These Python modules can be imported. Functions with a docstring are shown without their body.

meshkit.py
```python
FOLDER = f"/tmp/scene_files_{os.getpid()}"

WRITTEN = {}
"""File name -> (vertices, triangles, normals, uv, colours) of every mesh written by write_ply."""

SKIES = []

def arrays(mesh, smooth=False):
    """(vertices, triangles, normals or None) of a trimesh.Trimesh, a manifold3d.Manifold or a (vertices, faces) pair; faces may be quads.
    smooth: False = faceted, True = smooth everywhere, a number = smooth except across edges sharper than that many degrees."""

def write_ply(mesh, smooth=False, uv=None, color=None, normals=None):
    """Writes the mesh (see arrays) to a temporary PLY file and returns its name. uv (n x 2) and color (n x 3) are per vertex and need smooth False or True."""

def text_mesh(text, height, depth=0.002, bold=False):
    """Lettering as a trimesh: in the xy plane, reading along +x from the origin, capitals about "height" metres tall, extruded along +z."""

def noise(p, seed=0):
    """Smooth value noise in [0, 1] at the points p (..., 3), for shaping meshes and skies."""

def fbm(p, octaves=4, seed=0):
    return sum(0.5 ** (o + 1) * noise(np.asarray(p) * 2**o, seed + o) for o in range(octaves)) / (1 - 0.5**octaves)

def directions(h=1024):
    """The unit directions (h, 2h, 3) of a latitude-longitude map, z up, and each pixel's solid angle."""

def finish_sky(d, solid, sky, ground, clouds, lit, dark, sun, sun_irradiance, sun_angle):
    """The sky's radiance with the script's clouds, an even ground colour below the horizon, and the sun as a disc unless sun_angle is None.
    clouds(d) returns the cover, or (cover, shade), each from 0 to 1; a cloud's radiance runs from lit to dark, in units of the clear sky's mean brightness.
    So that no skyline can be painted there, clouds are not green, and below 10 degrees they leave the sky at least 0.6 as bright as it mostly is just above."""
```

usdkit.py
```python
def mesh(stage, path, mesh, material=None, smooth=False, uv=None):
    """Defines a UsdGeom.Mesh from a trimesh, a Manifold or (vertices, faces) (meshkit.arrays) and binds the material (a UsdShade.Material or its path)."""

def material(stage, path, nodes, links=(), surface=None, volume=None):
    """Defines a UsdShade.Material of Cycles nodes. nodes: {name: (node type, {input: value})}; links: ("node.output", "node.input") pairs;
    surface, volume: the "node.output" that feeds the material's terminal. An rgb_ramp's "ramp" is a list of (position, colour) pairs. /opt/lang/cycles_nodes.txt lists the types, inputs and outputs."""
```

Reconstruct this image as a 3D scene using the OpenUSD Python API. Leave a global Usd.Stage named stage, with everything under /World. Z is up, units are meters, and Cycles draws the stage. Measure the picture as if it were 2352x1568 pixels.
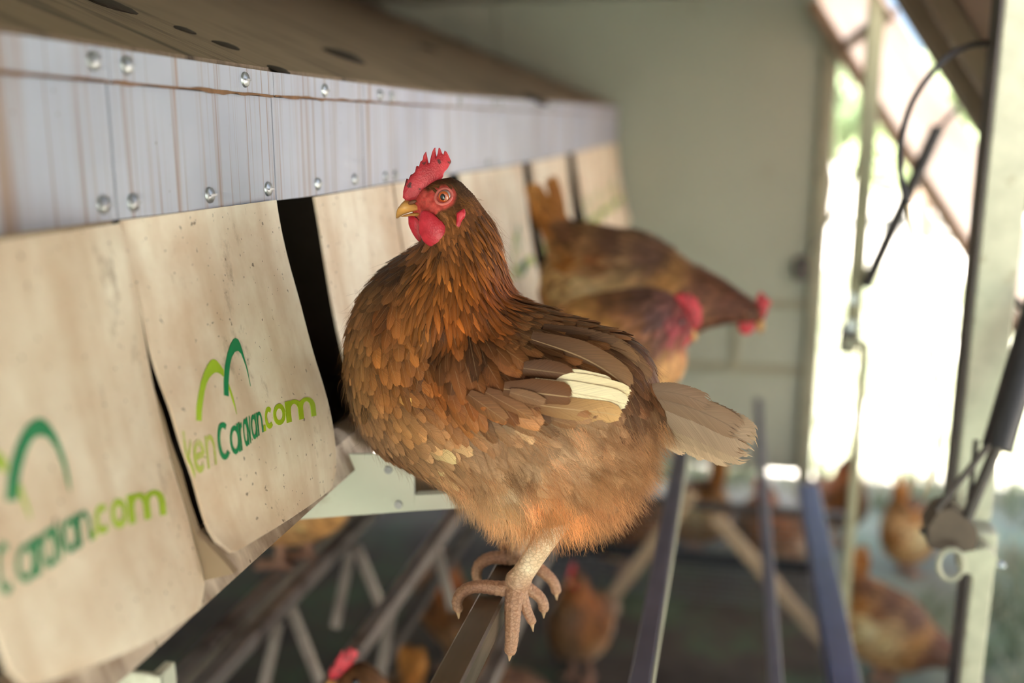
import math, numpy as np, trimesh, shapely, manifold3d, usdkit, meshkit
import scipy.sparse as sp, scipy.sparse.linalg as spl
from scipy import ndimage
from scipy.spatial import Delaunay, cKDTree
from scipy.interpolate import LinearNDInterpolator
from shapely.geometry import Polygon, Point, LineString
from shapely import affinity
from pxr import Usd, UsdGeom, UsdLux, UsdShade, Sdf, Gf, Vt
stage = Usd.Stage.CreateInMemory()
UsdGeom.SetStageUpAxis(stage, 'Z'); UsdGeom.SetStageMetersPerUnit(stage, 1.0)
UsdGeom.Xform.Define(stage, '/World'); UsdGeom.Scope.Define(stage, '/World/Looks')
RNG = np.random.default_rng(7)
# ---------------------------------------------------------------- camera, sky, sun, exposure
W, H, F = 2352, 1568, 2287.0
CH = 1.55                                   # height of the lens above the ground
R0 = np.array([1700 - W/2, 280 - H/2, F]); R0 /= np.linalg.norm(R0)     # the nest run (+y) as the lens sees it
U0 = np.array([0, -R0[2], R0[1]]); U0 /= np.linalg.norm(U0)
CM = np.array([np.cross(R0, U0), R0, U0])   # rows: world x, y, z in (right, down, forward)
EYE = np.array([0, 0, CH])
FOCUS, FSTOP, EXPOSURE = 0.87, 2.0, 0.5
SUN_DIR, SUN_POWER, SKY_POWER = (-0.85, -0.36, 1.0), 15.0, 4.6
cam = UsdGeom.Camera.Define(stage, '/World/camera')
right, down, fwd = CM[:, 0], CM[:, 1], CM[:, 2]
m4 = np.eye(4); m4[0, :3] = right; m4[1, :3] = -down; m4[2, :3] = -fwd; m4[3, :3] = EYE
cam.AddTransformOp().Set(Gf.Matrix4d(*m4.ravel().tolist()))
cam.CreateFocalLengthAttr(F / W * 36); cam.CreateHorizontalApertureAttr(36.0); cam.CreateVerticalApertureAttr(36.0 * H / W)
cam.CreateFStopAttr(FSTOP); cam.CreateFocusDistanceAttr(FOCUS); cam.CreateClippingRangeAttr(Gf.Vec2f(0.02, 300)); cam.CreateExposureAttr(EXPOSURE)

def mat(name, nodes, links=(), surface='p.BSDF'):
    return usdkit.material(stage, '/World/Looks/' + name, nodes, links, surface=surface)

sd = np.array(SUN_DIR) / np.linalg.norm(SUN_DIR)
dome = UsdLux.DomeLight.Define(stage, '/World/sky')
dome.CreateIntensityAttr(1.0)
sky_m = mat('sky', {'c': ('texture_coordinate', {}), 's': ('sky_texture', {'sky_type': 'hosek_wilkie', 'sun_direction': tuple(sd), 'turbidity': 3.5, 'ground_albedo': 0.3}),
    'n': ('noise_texture', {'scale': 2.4, 'detail': 6.0}), 'r': ('rgb_ramp', {'ramp': [(0.46, (0, 0, 0)), (0.74, (1, 1, 1))]}),
    'mx': ('mix', {'color2': (0.95, 0.97, 1.0)}), 'b': ('background_shader', {'strength': SKY_POWER})},
    [('c.generated', 'n.vector'), ('n.fac', 'r.fac'), ('r.color', 'mx.fac'), ('s.color', 'mx.color1'), ('mx.color', 'b.color')], surface='b.background')
UsdShade.MaterialBindingAPI.Apply(dome.GetPrim()).Bind(sky_m)
sun = UsdLux.DistantLight.Define(stage, '/World/sun')
sun.CreateIntensityAttr(SUN_POWER); sun.CreateAngleAttr(0.6); sun.CreateNormalizeAttr(True); sun.CreateColorAttr(Gf.Vec3f(1.0, 0.97, 0.93))
def look_matrix(zdir):
    z = np.array(zdir, float); z /= np.linalg.norm(z); x = np.cross([0, 0, 1.0], z); x /= np.linalg.norm(x); y = np.cross(z, x)
    m = np.eye(4); m[0, :3], m[1, :3], m[2, :3] = x, y, z; return Gf.Matrix4d(*m.ravel().tolist())
sun.AddTransformOp().Set(look_matrix(sd))
# ---------------------------------------------------------------- placing helpers
def ray(px, py): return CM @ np.array([px - W/2, py - H/2, F])
def on_x(px, py, X): d = ray(px, py); return EYE + d * (X / d[0])
def on_y(px, py, Y): d = ray(px, py); return EYE + d * (Y / d[1])
def on_z(px, py, Z): d = ray(px, py); return EYE + d * ((Z - CH) / d[2])
def at_d(px, py, D): return EYE + ray(px, py) * (D / F)
def project(p):
    c = (np.atleast_2d(p) - EYE) @ CM
    return np.stack([W/2 + F * c[:, 0] / c[:, 2], H/2 + F * c[:, 1] / c[:, 2]], 1)
# ---------------------------------------------------------------- scene helpers
used = {}
def numbered(parent, name):
    k = parent + '/' + name; used[k] = used.get(k, -1) + 1
    return k if used[k] == 0 else f'{k}_{used[k]:03d}'
def tag(prim, label=None, cat=None, group=None, kind=None):
    for k, v in (('label', label), ('category', cat), ('group', group), ('kind', kind)):
        if v: prim.SetCustomDataByKey(k, v)
    return prim
def thing(name, label, cat, loc=(0, 0, 0), rotz=0, group=None, kind=None):
    x = UsdGeom.Xform.Define(stage, numbered('/World', name)); x.AddTranslateOp().Set(Gf.Vec3d(*map(float, loc)))
    if rotz: x.AddRotateZOp().Set(math.degrees(rotz))
    return tag(x.GetPrim(), label, cat, group, kind)
def obj(name, mesh, m, parent=None, smooth=30, loc=None, uv=None, tint=None, label=None, kind=None):
    """One Mesh; when it has a parent its world coordinates are made local to the parent's translation."""
    base = str(parent.GetPath()) if parent else '/World'
    if hasattr(mesh, 'to_mesh'):
        q = mesh.to_mesh(); mesh = trimesh.Trimesh(q.vert_properties[:, :3], q.tri_verts, process=False)
    if isinstance(mesh, (list, tuple)) and isinstance(mesh[0], trimesh.Trimesh): mesh = trimesh.util.concatenate(mesh)
    if loc is not None:
        mesh = mesh.copy() if isinstance(mesh, trimesh.Trimesh) else trimesh.Trimesh(mesh[0], mesh[1], process=False)
        mesh.apply_translation(-np.asarray(loc, float))
    g = usdkit.mesh(stage, numbered(base, name), mesh, m, smooth=smooth, uv=uv)
    if tint is not None:
        UsdGeom.PrimvarsAPI(g).CreatePrimvar('tint', Sdf.ValueTypeNames.Color3fArray, 'vertex').Set(Vt.Vec3fArray.FromNumpy(np.asarray(tint, np.float32)))
    return tag(g.GetPrim(), label, None, None, kind)
def copy_of(src, loc, rotz, label, group=None):
    was = src.GetCustomData()
    r = thing(src.GetName().rstrip('0123456789').rstrip('_'), label, was['category'], loc, rotz, group or was.get('group'))
    r.GetReferences().AddInternalReference(src.GetPath()); r.SetInstanceable(True)
    return r
def box(c, s, bevel=0.0):
    """A box, centre c, size s, its edges chamfered."""
    s = np.asarray(s, float)
    if bevel <= 0: b = trimesh.creation.box(s)
    else:
        b = min(bevel, s.min() * 0.3); pts = []
        for sx in (-1, 1):
            for sy in (-1, 1):
                for sz in (-1, 1):
                    h = s / 2
                    pts += [[sx*(h[0]-b), sy*(h[1]-b), sz*h[2]], [sx*(h[0]-b), sy*h[1], sz*(h[2]-b)], [sx*h[0], sy*(h[1]-b), sz*(h[2]-b)]]
        b = trimesh.convex.convex_hull(np.array(pts))
    b.apply_translation(c); return b
def beam(p, q, w, h, up=(0, 0, 1), bevel=0.002):
    """A square bar from p to q, w wide and h high."""
    p, q = np.asarray(p, float), np.asarray(q, float); d = q - p; L = np.linalg.norm(d); d /= L
    u = np.asarray(up, float); x = np.cross(d, u)
    if np.linalg.norm(x) < 1e-4: x = np.cross(d, [1.0, 0, 0])
    x /= np.linalg.norm(x); u = np.cross(x, d)
    b = box((0, 0, 0), (w, L, h), bevel); m = np.eye(4); m[:3, 0], m[:3, 1], m[:3, 2], m[:3, 3] = x, d, u, (p + q) / 2
    b.apply_transform(m); return b
def tube(pts, r, n=10, taper=None):
    """A round tube along a polyline, closed at both ends."""
    pts = np.asarray(pts, float); k = len(pts); t = np.gradient(pts, axis=0); t /= np.linalg.norm(t, axis=1, keepdims=True)
    a = np.array([0, 0, 1.0]) if abs(t[0][2]) < 0.9 else np.array([1.0, 0, 0])
    rr = np.full(k, r) if taper is None else np.asarray(taper, float); V = []
    for i in range(k):
        a = a - t[i] * (a @ t[i]); a /= np.linalg.norm(a); b = np.cross(t[i], a); th = np.arange(n) / n * 2 * np.pi
        V.append(pts[i] + rr[i] * (np.cos(th)[:, None] * a + np.sin(th)[:, None] * b))
    V = np.vstack(V + [pts[:1], pts[-1:]]); fs = []
    for i in range(k - 1):
        for j in range(n):
            a0, a1, b0, b1 = i*n + j, i*n + (j+1) % n, (i+1)*n + j, (i+1)*n + (j+1) % n
            fs += [[a0, a1, b1], [a0, b1, b0]]
    for j in range(n): fs += [[k*n, (j+1) % n, j], [k*n+1, (k-1)*n + j, (k-1)*n + (j+1) % n]]
    return trimesh.Trimesh(V, fs, process=False)
def spline(pts, n):
    pts = np.asarray(pts, float); d = np.r_[0, np.cumsum(np.linalg.norm(np.diff(pts, axis=0), axis=1))]
    from scipy.interpolate import CubicSpline
    return CubicSpline(d, pts)(np.linspace(0, d[-1], n))
def capsules(chain, detail=10):
    """The hull of the spheres at each pair of neighbours in a chain [(point, radius), ...], joined."""
    out = None
    for (p, r), (q, s) in zip(chain[:-1], chain[1:]):
        a = manifold3d.Manifold.sphere(r, detail).translate(tuple(map(float, p))); b = manifold3d.Manifold.sphere(s, detail).translate(tuple(map(float, q)))
        c = manifold3d.Manifold.batch_hull([a, b]); out = c if out is None else out + c
    return out
def srgb(*c):
    c = np.asarray(c[0] if len(c) == 1 else c, float) / 255
    return np.where(c <= 0.04045, c / 12.92, ((c + 0.055) / 1.055) ** 2.4)
def S(*c): return tuple(srgb(*c).tolist())

# ---------------------------------------------------------------- materials
POS = {'g': ('geometry', {})}
def plain(name, col, rough=0.6, metal=0.0, var=0.25, scale=6.0, stretch=(1, 1, 1), dirt=None, dirt_at=(0.5, 0.75), bump=0.0, dscale=3.0, dstretch=(1, 1, 1), **extra):
    """Painted, weathered or dirty surface: two noises in object position, the second one laying dirt."""
    c = np.asarray(col, float)
    n = {**POS, 'm': ('mapping', {'scale': tuple(stretch)}), 'n': ('noise_texture', {'scale': scale, 'detail': 5.0}),
         'r': ('rgb_ramp', {'ramp': [(0.25, tuple(c * (1 - var))), (0.75, tuple(np.minimum(c * (1 + var * 0.6), 0.95)))]}),
         'p': ('principled_bsdf', {'roughness': rough, 'metallic': metal, **extra})}
    l = [('g.position', 'm.vector'), ('m.vector', 'n.vector'), ('n.fac', 'r.fac')]
    if dirt is not None:
        n |= {'m2': ('mapping', {'scale': tuple(dstretch), 'location': (3.1, 1.7, 5.3)}), 'n2': ('noise_texture', {'scale': dscale, 'detail': 6.0, 'roughness': 0.62}),
              'r2': ('rgb_ramp', {'ramp': [(dirt_at[0], (0, 0, 0)), (dirt_at[1], (1, 1, 1))]}), 'x': ('mix', {'color2': tuple(dirt)})}
        l += [('g.position', 'm2.vector'), ('m2.vector', 'n2.vector'), ('n2.fac', 'r2.fac'), ('r2.color', 'x.fac'), ('r.color', 'x.color1'), ('x.color', 'p.base_color')]
    else: l += [('r.color', 'p.base_color')]
    if bump:
        n['b'] = ('bump', {'strength': bump, 'distance': 0.002}); l += [('n.fac', 'b.height'), ('b.normal', 'p.normal')]
    return mat(name, n, l)
M = {}
M['wall'] = plain('wall_panel', S(162, 165, 150), 0.55, var=0.10, scale=1.4, dirt=S(120, 105, 75), dirt_at=(0.60, 0.95), dscale=2.2)
M['trim'] = plain('trim_paint', S(148, 145, 124), 0.5, var=0.15, dirt=S(90, 78, 60), dirt_at=(0.55, 0.9), dscale=9)
M['ceiling'] = plain('ceiling_panel', S(160, 160, 146), 0.7, var=0.15, scale=3)
M['roof'] = plain('roof_dirt', S(146, 124, 102), 0.75, var=0.25, scale=16, stretch=(0.4, 16, 0.4), dirt=S(58, 42, 28), dirt_at=(0.52, 0.72), dscale=7, dstretch=(0.6, 3.2, 0.6), bump=0.3)
M['dropping'] = plain('dry_dropping', S(48, 36, 24), 0.9, var=0.4, scale=60, bump=0.5)
# white-grey painted sheet with brown drips running down it
M['fascia'] = mat('fascia_sheet', {**POS, 'm': ('mapping', {'scale': (1, 70, 1.2)}), 'n': ('noise_texture', {'scale': 1.0, 'detail': 4.0, 'roughness': 0.55}),
    'r': ('rgb_ramp', {'ramp': [(0.55, (0, 0, 0)), (0.62, (0.30, 0.30, 0.30)), (0.70, (.85, .85, .85))]}),
    'm1': ('mapping', {'scale': (1, 260, 2.2), 'location': (0, 4, 2)}), 'n1': ('noise_texture', {'scale': 1.0, 'detail': 2.0}), 'r1': ('rgb_ramp', {'ramp': [(0.57, (0, 0, 0)), (0.70, (0.8, 0.8, 0.8))]}),
    'n2': ('noise_texture', {'scale': 5.0, 'detail': 5.0}), 'r2': ('rgb_ramp', {'ramp': [(0.3, S(156, 160, 180)), (0.7, S(178, 181, 198))]}),
    'x': ('mix', {'color2': S(146, 116, 96)}), 'x1': ('mix', {'color2': S(134, 106, 90)}),
    'v': ('voronoi_texture', {'scale': 70.0}), 'rv': ('rgb_ramp', {'ramp': [(0.0, (1, 1, 1)), (0.10, (0, 0, 0))]}), 'n4': ('noise_texture', {'scale': 9.0}), 'r4': ('rgb_ramp', {'ramp': [(0.56, (0, 0, 0)), (0.6, (1, 1, 1))]}),
    'sp': ('mix', {'mix_type': 'multiply', 'fac': 1.0}), 'x2': ('mix', {'color2': S(95, 75, 62)}),
    'b': ('bump', {'strength': 0.06, 'distance': 0.001}), 'p': ('principled_bsdf', {'roughness': 0.42})},
    [('g.position', 'm.vector'), ('m.vector', 'n.vector'), ('n.fac', 'r.fac'), ('g.position', 'm1.vector'), ('m1.vector', 'n1.vector'), ('n1.fac', 'r1.fac'),
     ('g.position', 'n2.vector'), ('n2.fac', 'r2.fac'), ('r2.color', 'x.color1'), ('r.color', 'x.fac'), ('x.color', 'x1.color1'), ('r1.color', 'x1.fac'),
     ('g.position', 'v.vector'), ('v.distance', 'rv.fac'), ('g.position', 'n4.vector'), ('n4.fac', 'r4.fac'), ('rv.color', 'sp.color1'), ('r4.color', 'sp.color2'), ('sp.color', 'x2.fac'), ('x1.color', 'x2.color1'),
     ('x2.color', 'p.base_color'), ('n2.fac', 'b.height'), ('b.normal', 'p.normal')])
# cream plastic sheet: cloudy tan stains, vertical smears, specks
def flap_mat(name, lo, hi, stain, grime=0.59, smear=(0.47, 0.74), much=0.6):
    return mat(name, {**POS, 'n': ('noise_texture', {'scale': 9.0, 'detail': 6.0, 'roughness': 0.6}), 'r': ('rgb_ramp', {'ramp': [(0.32, lo), (0.66, hi)]}),
        'm': ('mapping', {'scale': (30, 30, 3.0)}), 'n1': ('noise_texture', {'scale': 1.0, 'detail': 5.0}), 'r1': ('rgb_ramp', {'ramp': [(smear[0], (0, 0, 0)), (smear[1], (much, much, much))]}),
        'x': ('mix', {'color2': stain}), 'm2': ('mapping', {'scale': (1.0, 1.0, 0.6), 'location': (2, 7, 1)}), 'n2': ('noise_texture', {'scale': 26.0, 'detail': 8.0, 'roughness': 0.7}), 'r2': ('rgb_ramp', {'ramp': [(grime, (0, 0, 0)), (grime + 0.11, (0.5, 0.5, 0.5))]}),
        'x2': ('mix', {'color2': S(120, 84, 46)}), 'n3': ('noise_texture', {'scale': 190.0, 'detail': 3.0}), 'r3': ('rgb_ramp', {'ramp': [(0.68, (0, 0, 0)), (0.72, (0.8, 0.8, 0.8))]}), 'x3': ('mix', {'color2': S(92, 66, 44)}),
        'b': ('bump', {'strength': 0.12, 'distance': 0.001}), 'p': ('principled_bsdf', {'roughness': 0.5, 'subsurface_weight': 0.0}), 't': ('translucent_bsdf', {}), 'mc': ('mix_closure', {'fac': 0.06})},
        [('g.position', 'n.vector'), ('n.fac', 'r.fac'), ('g.position', 'm.vector'), ('m.vector', 'n1.vector'), ('n1.fac', 'r1.fac'), ('r.color', 'x.color1'), ('r1.color', 'x.fac'),
         ('g.position', 'm2.vector'), ('m2.vector', 'n2.vector'), ('n2.fac', 'r2.fac'), ('x.color', 'x2.color1'), ('r2.color', 'x2.fac'), ('g.position', 'n3.vector'), ('n3.fac', 'r3.fac'), ('x2.color', 'x3.color1'), ('r3.color', 'x3.fac'),
         ('x3.color', 'p.base_color'), ('x3.color', 't.color'), ('n1.fac', 'b.height'), ('b.normal', 'p.normal'), ('p.BSDF', 'mc.closure1'), ('t.BSDF', 'mc.closure2')], surface='mc.closure')
M['flap'] = flap_mat('flap_plastic', S(212, 184, 158), S(244, 232, 214), S(196, 162, 130))
M['ledge'] = flap_mat('ledge_plastic', S(196, 172, 150), S(228, 212, 194), S(122, 94, 72), 0.58, (0.40, 0.60), 0.85)
M['print_dark'] = plain('print_teal', S(0, 128, 78), 0.5, var=0.18, scale=30)
M['print_lime'] = plain('print_lime', S(160, 188, 30), 0.5, var=0.18, scale=30)
M['print_lime_worn'] = plain('print_lime_worn', S(178, 186, 84), 0.5, var=0.18, scale=30, dirt=S(214, 196, 160), dirt_at=(0.45, 0.62), dscale=40)
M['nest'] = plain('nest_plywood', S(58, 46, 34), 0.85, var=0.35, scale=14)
M['divider'] = plain('divider_board', S(150, 128, 104), 0.7, var=0.2, scale=8)
M['bracket'] = plain('bracket_paint', S(214, 214, 196), 0.45, var=0.08, scale=8, dirt=S(150, 132, 96), dirt_at=(0.58, 0.78), dscale=16)
M['screw'] = plain('zinc_screw', S(170, 172, 176), 0.35, 0.9, var=0.3, scale=90)
M['post'] = plain('post_paint', S(166, 160, 128), 0.5, var=.15, scale=14)
M['joint_dirt'] = plain('joint_dirt', S(128, 92, 66), 0.9, var=.3, scale=80)
M['galv'] = plain('galvanised_steel', S(178, 175, 152), 0.42, 0.15, var=0.16, scale=40, dirt=S(140, 128, 100), dirt_at=(0.6, 0.75), dscale=24, bump=0.1)
M['dark_steel'] = plain('dark_steel', S(78, 70, 66), 0.5, 0.3, var=0.3, scale=22)
M['perch'] = plain('perch_steel', S(112, 98, 84), 0.36, 0.55, var=0.3, scale=18, stretch=(2, 0.5, 6), dirt=S(60, 46, 36), dirt_at=(0.5, 0.8), dscale=12, dstretch=(1, 0.5, 6), bump=0.08)
M['rail'] = plain('rail_steel', S(150, 138, 130), 0.45, 0.35, var=0.25, scale=14, dirt=S(70, 50, 42), dirt_at=(0.5, 0.7), dscale=8)
M['clamp'] = plain('rusty_clamp', S(96, 80, 66), .6, .2, var=.3, scale=30)
M['black'] = plain('black_rubber', S(38, 34, 34), 0.5, var=0.3, scale=40)
M['blue'] = plain('blue_plastic', S(48, 60, 112), 0.4, var=0.25, scale=20)
M['wire'] = plain('mesh_wire', S(140, 140, 138), 0.4, 0.6, var=0.2, scale=60)
M['cord'] = plain('pale_cord', S(186, 168, 130), 0.8, var=0.2, scale=80)
M['brace'] = plain('brace_timber', S(168, 142, 112), 0.7, var=0.2, scale=12, stretch=(1, 1, 4))
M['rafter'] = plain('rafter_timber', S(128, 108, 88), 0.7, var=0.25, scale=10)
M['lid'] = mat('lid_sheet', {**POS, 'n': ('noise_texture', {'scale': 5.0, 'detail': 4.0}), 'r': ('rgb_ramp', {'ramp': [(0.3, S(238, 220, 208)), (0.7, S(250, 240, 232))]}),
    'd': ('principled_bsdf', {'roughness': 0.6}), 't': ('translucent_bsdf', {}), 'mc': ('mix_closure', {'fac': 0.8})},
    [('g.position', 'n.vector'), ('n.fac', 'r.fac'), ('r.color', 'd.base_color'), ('r.color', 't.color'), ('d.BSDF', 'mc.closure1'), ('t.BSDF', 'mc.closure2')], surface='mc.closure')
# ================================================================ the setting
XN = -0.42                      # the nest front
YW = 3.60                       # the end wall
def zx(px, py): return on_x(px, py, XN)
# ---- ground: one large sheet, gently uneven
gx, gy = np.meshgrid(np.r_[np.linspace(-40, -6, 14), np.linspace(-5, 9, 57), np.linspace(11, 70, 16)], np.r_[np.linspace(-30, -3, 10), np.linspace(-2, 14, 65), np.linspace(17, 120, 18)], indexing='ij')
gz = (meshkit.fbm(np.stack([gx * 0.9, gy * 0.9, gx * 0], -1), 4, 3) - 0.5) * 0.10
gv = np.stack([gx, gy, gz], -1).reshape(-1, 3); nx, ny = gx.shape
ii = np.arange(nx * ny).reshape(nx, ny)
gf = np.concatenate([np.stack([ii[:-1, :-1], ii[1:, :-1], ii[1:, 1:]], -1).reshape(-1, 3), np.stack([ii[:-1, :-1], ii[1:, 1:], ii[:-1, 1:]], -1).reshape(-1, 3)])
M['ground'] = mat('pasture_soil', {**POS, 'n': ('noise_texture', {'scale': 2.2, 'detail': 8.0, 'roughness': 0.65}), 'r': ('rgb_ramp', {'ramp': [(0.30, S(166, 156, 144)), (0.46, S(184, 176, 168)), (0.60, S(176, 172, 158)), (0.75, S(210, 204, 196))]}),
    'd': ('rgb_ramp', {'ramp': [(0.30, S(60, 54, 50)), (0.50, S(84, 76, 68)), (0.62, S(84, 96, 74)), (0.75, S(112, 114, 94))]}), 'sp': ('separate_xyz', {}), 'n5': ('noise_texture', {'scale': 1.6, 'detail': 4.0}), 'w': ('math', {'math_type': 'multiply_add', 'value2': 1.2}), 'mx_': ('map_range', {'from_min': .85, 'from_max': 1.25, 'clamp': True}), 'wy': ('math', {'math_type': 'multiply_add', 'value2': 1.0}), 'my_': ('map_range', {'from_min': 4.3, 'from_max': 4.9, 'clamp': True}), 'mm': ('math', {'math_type': 'maximum'}), 'x': ('mix', {}), 'x0': ('mix', {}), 'mx2': ('map_range', {'from_min': 2.5, 'from_max': 3.0, 'clamp': True}), 'lush': ('rgb_ramp', {'ramp': [(0.30, S(140, 140, 132)), (0.46, S(150, 160, 148)), (0.60, S(138, 164, 142)), (0.75, S(178, 184, 168))]}),  # ground colour carries the caravan's shade: dark below it, pale out in the sun
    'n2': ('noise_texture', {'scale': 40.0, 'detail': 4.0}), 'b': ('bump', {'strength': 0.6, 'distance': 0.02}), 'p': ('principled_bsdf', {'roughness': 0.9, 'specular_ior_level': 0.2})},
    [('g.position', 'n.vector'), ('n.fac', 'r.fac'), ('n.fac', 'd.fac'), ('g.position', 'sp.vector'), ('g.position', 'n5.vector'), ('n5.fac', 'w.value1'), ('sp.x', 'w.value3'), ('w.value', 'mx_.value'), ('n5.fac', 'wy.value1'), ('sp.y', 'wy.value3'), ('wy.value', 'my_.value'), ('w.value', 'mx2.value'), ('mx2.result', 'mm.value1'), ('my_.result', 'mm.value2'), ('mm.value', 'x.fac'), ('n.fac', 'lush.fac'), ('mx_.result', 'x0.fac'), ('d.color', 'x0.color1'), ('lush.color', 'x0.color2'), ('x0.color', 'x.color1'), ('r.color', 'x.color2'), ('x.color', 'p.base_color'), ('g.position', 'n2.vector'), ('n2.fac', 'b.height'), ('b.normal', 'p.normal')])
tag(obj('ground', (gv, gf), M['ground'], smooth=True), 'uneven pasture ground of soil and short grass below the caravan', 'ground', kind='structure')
def ground_z(x, y): return (meshkit.fbm(np.array([[x * 0.9, y * 0.9, 0.0]]), 4, 3)[0] - 0.5) * 0.10
# grass tufts: nobody could count them
bl = []
for k in range(14):
    a = RNG.uniform(0, 2*np.pi); r = RNG.uniform(0, .035); h = RNG.uniform(.05, .14); lean = RNG.normal(0, .35, 2) * h; w = .0035
    b0 = np.array([r*np.cos(a), r*np.sin(a), -.01]); t = np.array([lean[0], lean[1], h]); s = np.array([-np.sin(a), np.cos(a), 0]) * w
    i = len(bl) * 5; bl.append((np.array([b0 - s, b0 + s, b0 + t*.55 - s*.8, b0 + t*.55 + s*.8, b0 + t*[1.5, 1.5, 1]]), np.array([[0, 1, 3], [0, 3, 2], [2, 3, 4]]) + i))
M['grass'] = mat('grass_blade', {'o': ('object_info', {}), 'r': ('rgb_ramp', {'ramp': [(0.0, S(116, 132, 104)), (0.5, S(150, 158, 130)), (1.0, S(194, 186, 160))]}), 'p': ('principled_bsdf', {'roughness': 0.55}), 't': ('translucent_bsdf', {}), 'mc': ('mix_closure', {'fac': 0.3})},
    [('o.random', 'r.fac'), ('r.color', 'p.base_color'), ('r.color', 't.color'), ('p.BSDF', 'mc.closure1'), ('t.BSDF', 'mc.closure2')], surface='mc.closure')
pi = UsdGeom.PointInstancer.Define(stage, '/World/grass')
usdkit.mesh(stage, '/World/grass/tuft', (np.vstack([b[0] for b in bl]), np.vstack([b[1] for b in bl])), M['grass'])
pi.CreatePrototypesRel().AddTarget('/World/grass/tuft')
gp = np.stack([RNG.uniform(-1.2, 5.5, 11000), RNG.uniform(1.2, 11, 11000)], 1)
keep = (meshkit.fbm(np.c_[gp * 1.3, gp[:, :1] * 0], 3, 11) > np.where((gp[:, 0] < 0.5) & (gp[:, 1] < 3.6), 0.60, 0.44))
gp = gp[keep]
for a_, b_ in ((1335, 1400), (1040, 1375), (1440, 1190), (1775, 1190), (1925, 1135), (2035, 1400), (2092, 1195), (1600, 1140), (1165, 1590), (880, 1615)):   # no tufts where a hen stands
    gp = gp[np.hypot(*(gp - on_z(a_, b_, .20)[:2]).T) > .25]
gp = gp[(np.abs(gp[:, 1] - 3.14) > .09) | (gp[:, 0] > .55)]
gzz = (meshkit.fbm(np.c_[gp * 0.9, gp[:, :1] * 0], 4, 3) - 0.5) * 0.10
pi.CreatePositionsAttr(Vt.Vec3fArray.FromNumpy(np.c_[gp, gzz].astype(np.float32)))
pi.CreateProtoIndicesAttr(Vt.IntArray.FromNumpy(np.zeros(len(gp), np.int32)))
an = RNG.uniform(0, np.pi, len(gp)); pi.CreateOrientationsAttr(Vt.QuathArray([Gf.Quath(float(np.cos(a)), 0, 0, float(np.sin(a))) for a in an]))
sc_ = RNG.uniform(0.6, 1.5, len(gp)); pi.CreateScalesAttr(Vt.Vec3fArray.FromNumpy(np.repeat(sc_[:, None], 3, 1).astype(np.float32)))
tag(pi.GetPrim(), 'short green pasture grass growing in tufts out of the soil', 'grass', kind='stuff')

# ---- end wall with its hatch, trim and panel joint
wr = on_y(1868, 800, YW)[0]; zb = on_y(1700, 1072, YW)[2]; ZC = on_y(1600, 4, YW)[2] + 0.01
wall = thing('wall_end', 'cream painted end wall of the caravan beyond the hens', 'wall', (0, YW, 0), kind='structure')
xj = on_y(1140, 40, YW)[0]
zl = on_y(1800, 850, YW)[2]
def wpart(name, x0, x1, z0, z1, y, t, m, bev=0.004, label=None): return obj(name, box(((x0 + x1)/2, y + t/2, (z0 + z1)/2), (x1 - x0, t, z1 - z0), bev), m, wall, loc=(0, YW, 0), label=label)
wpart('panel', -1.84, xj - 0.003, zl + .004, ZC + .12, YW, 0.03, M['wall'])
wpart('panel', xj + 0.003, wr - .03, zl + .004, ZC + .12, YW, 0.03, M['wall'])
wpart('panel', -1.84, wr - .03, zb, zl - .004, YW, 0.03, M['wall'])
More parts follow.
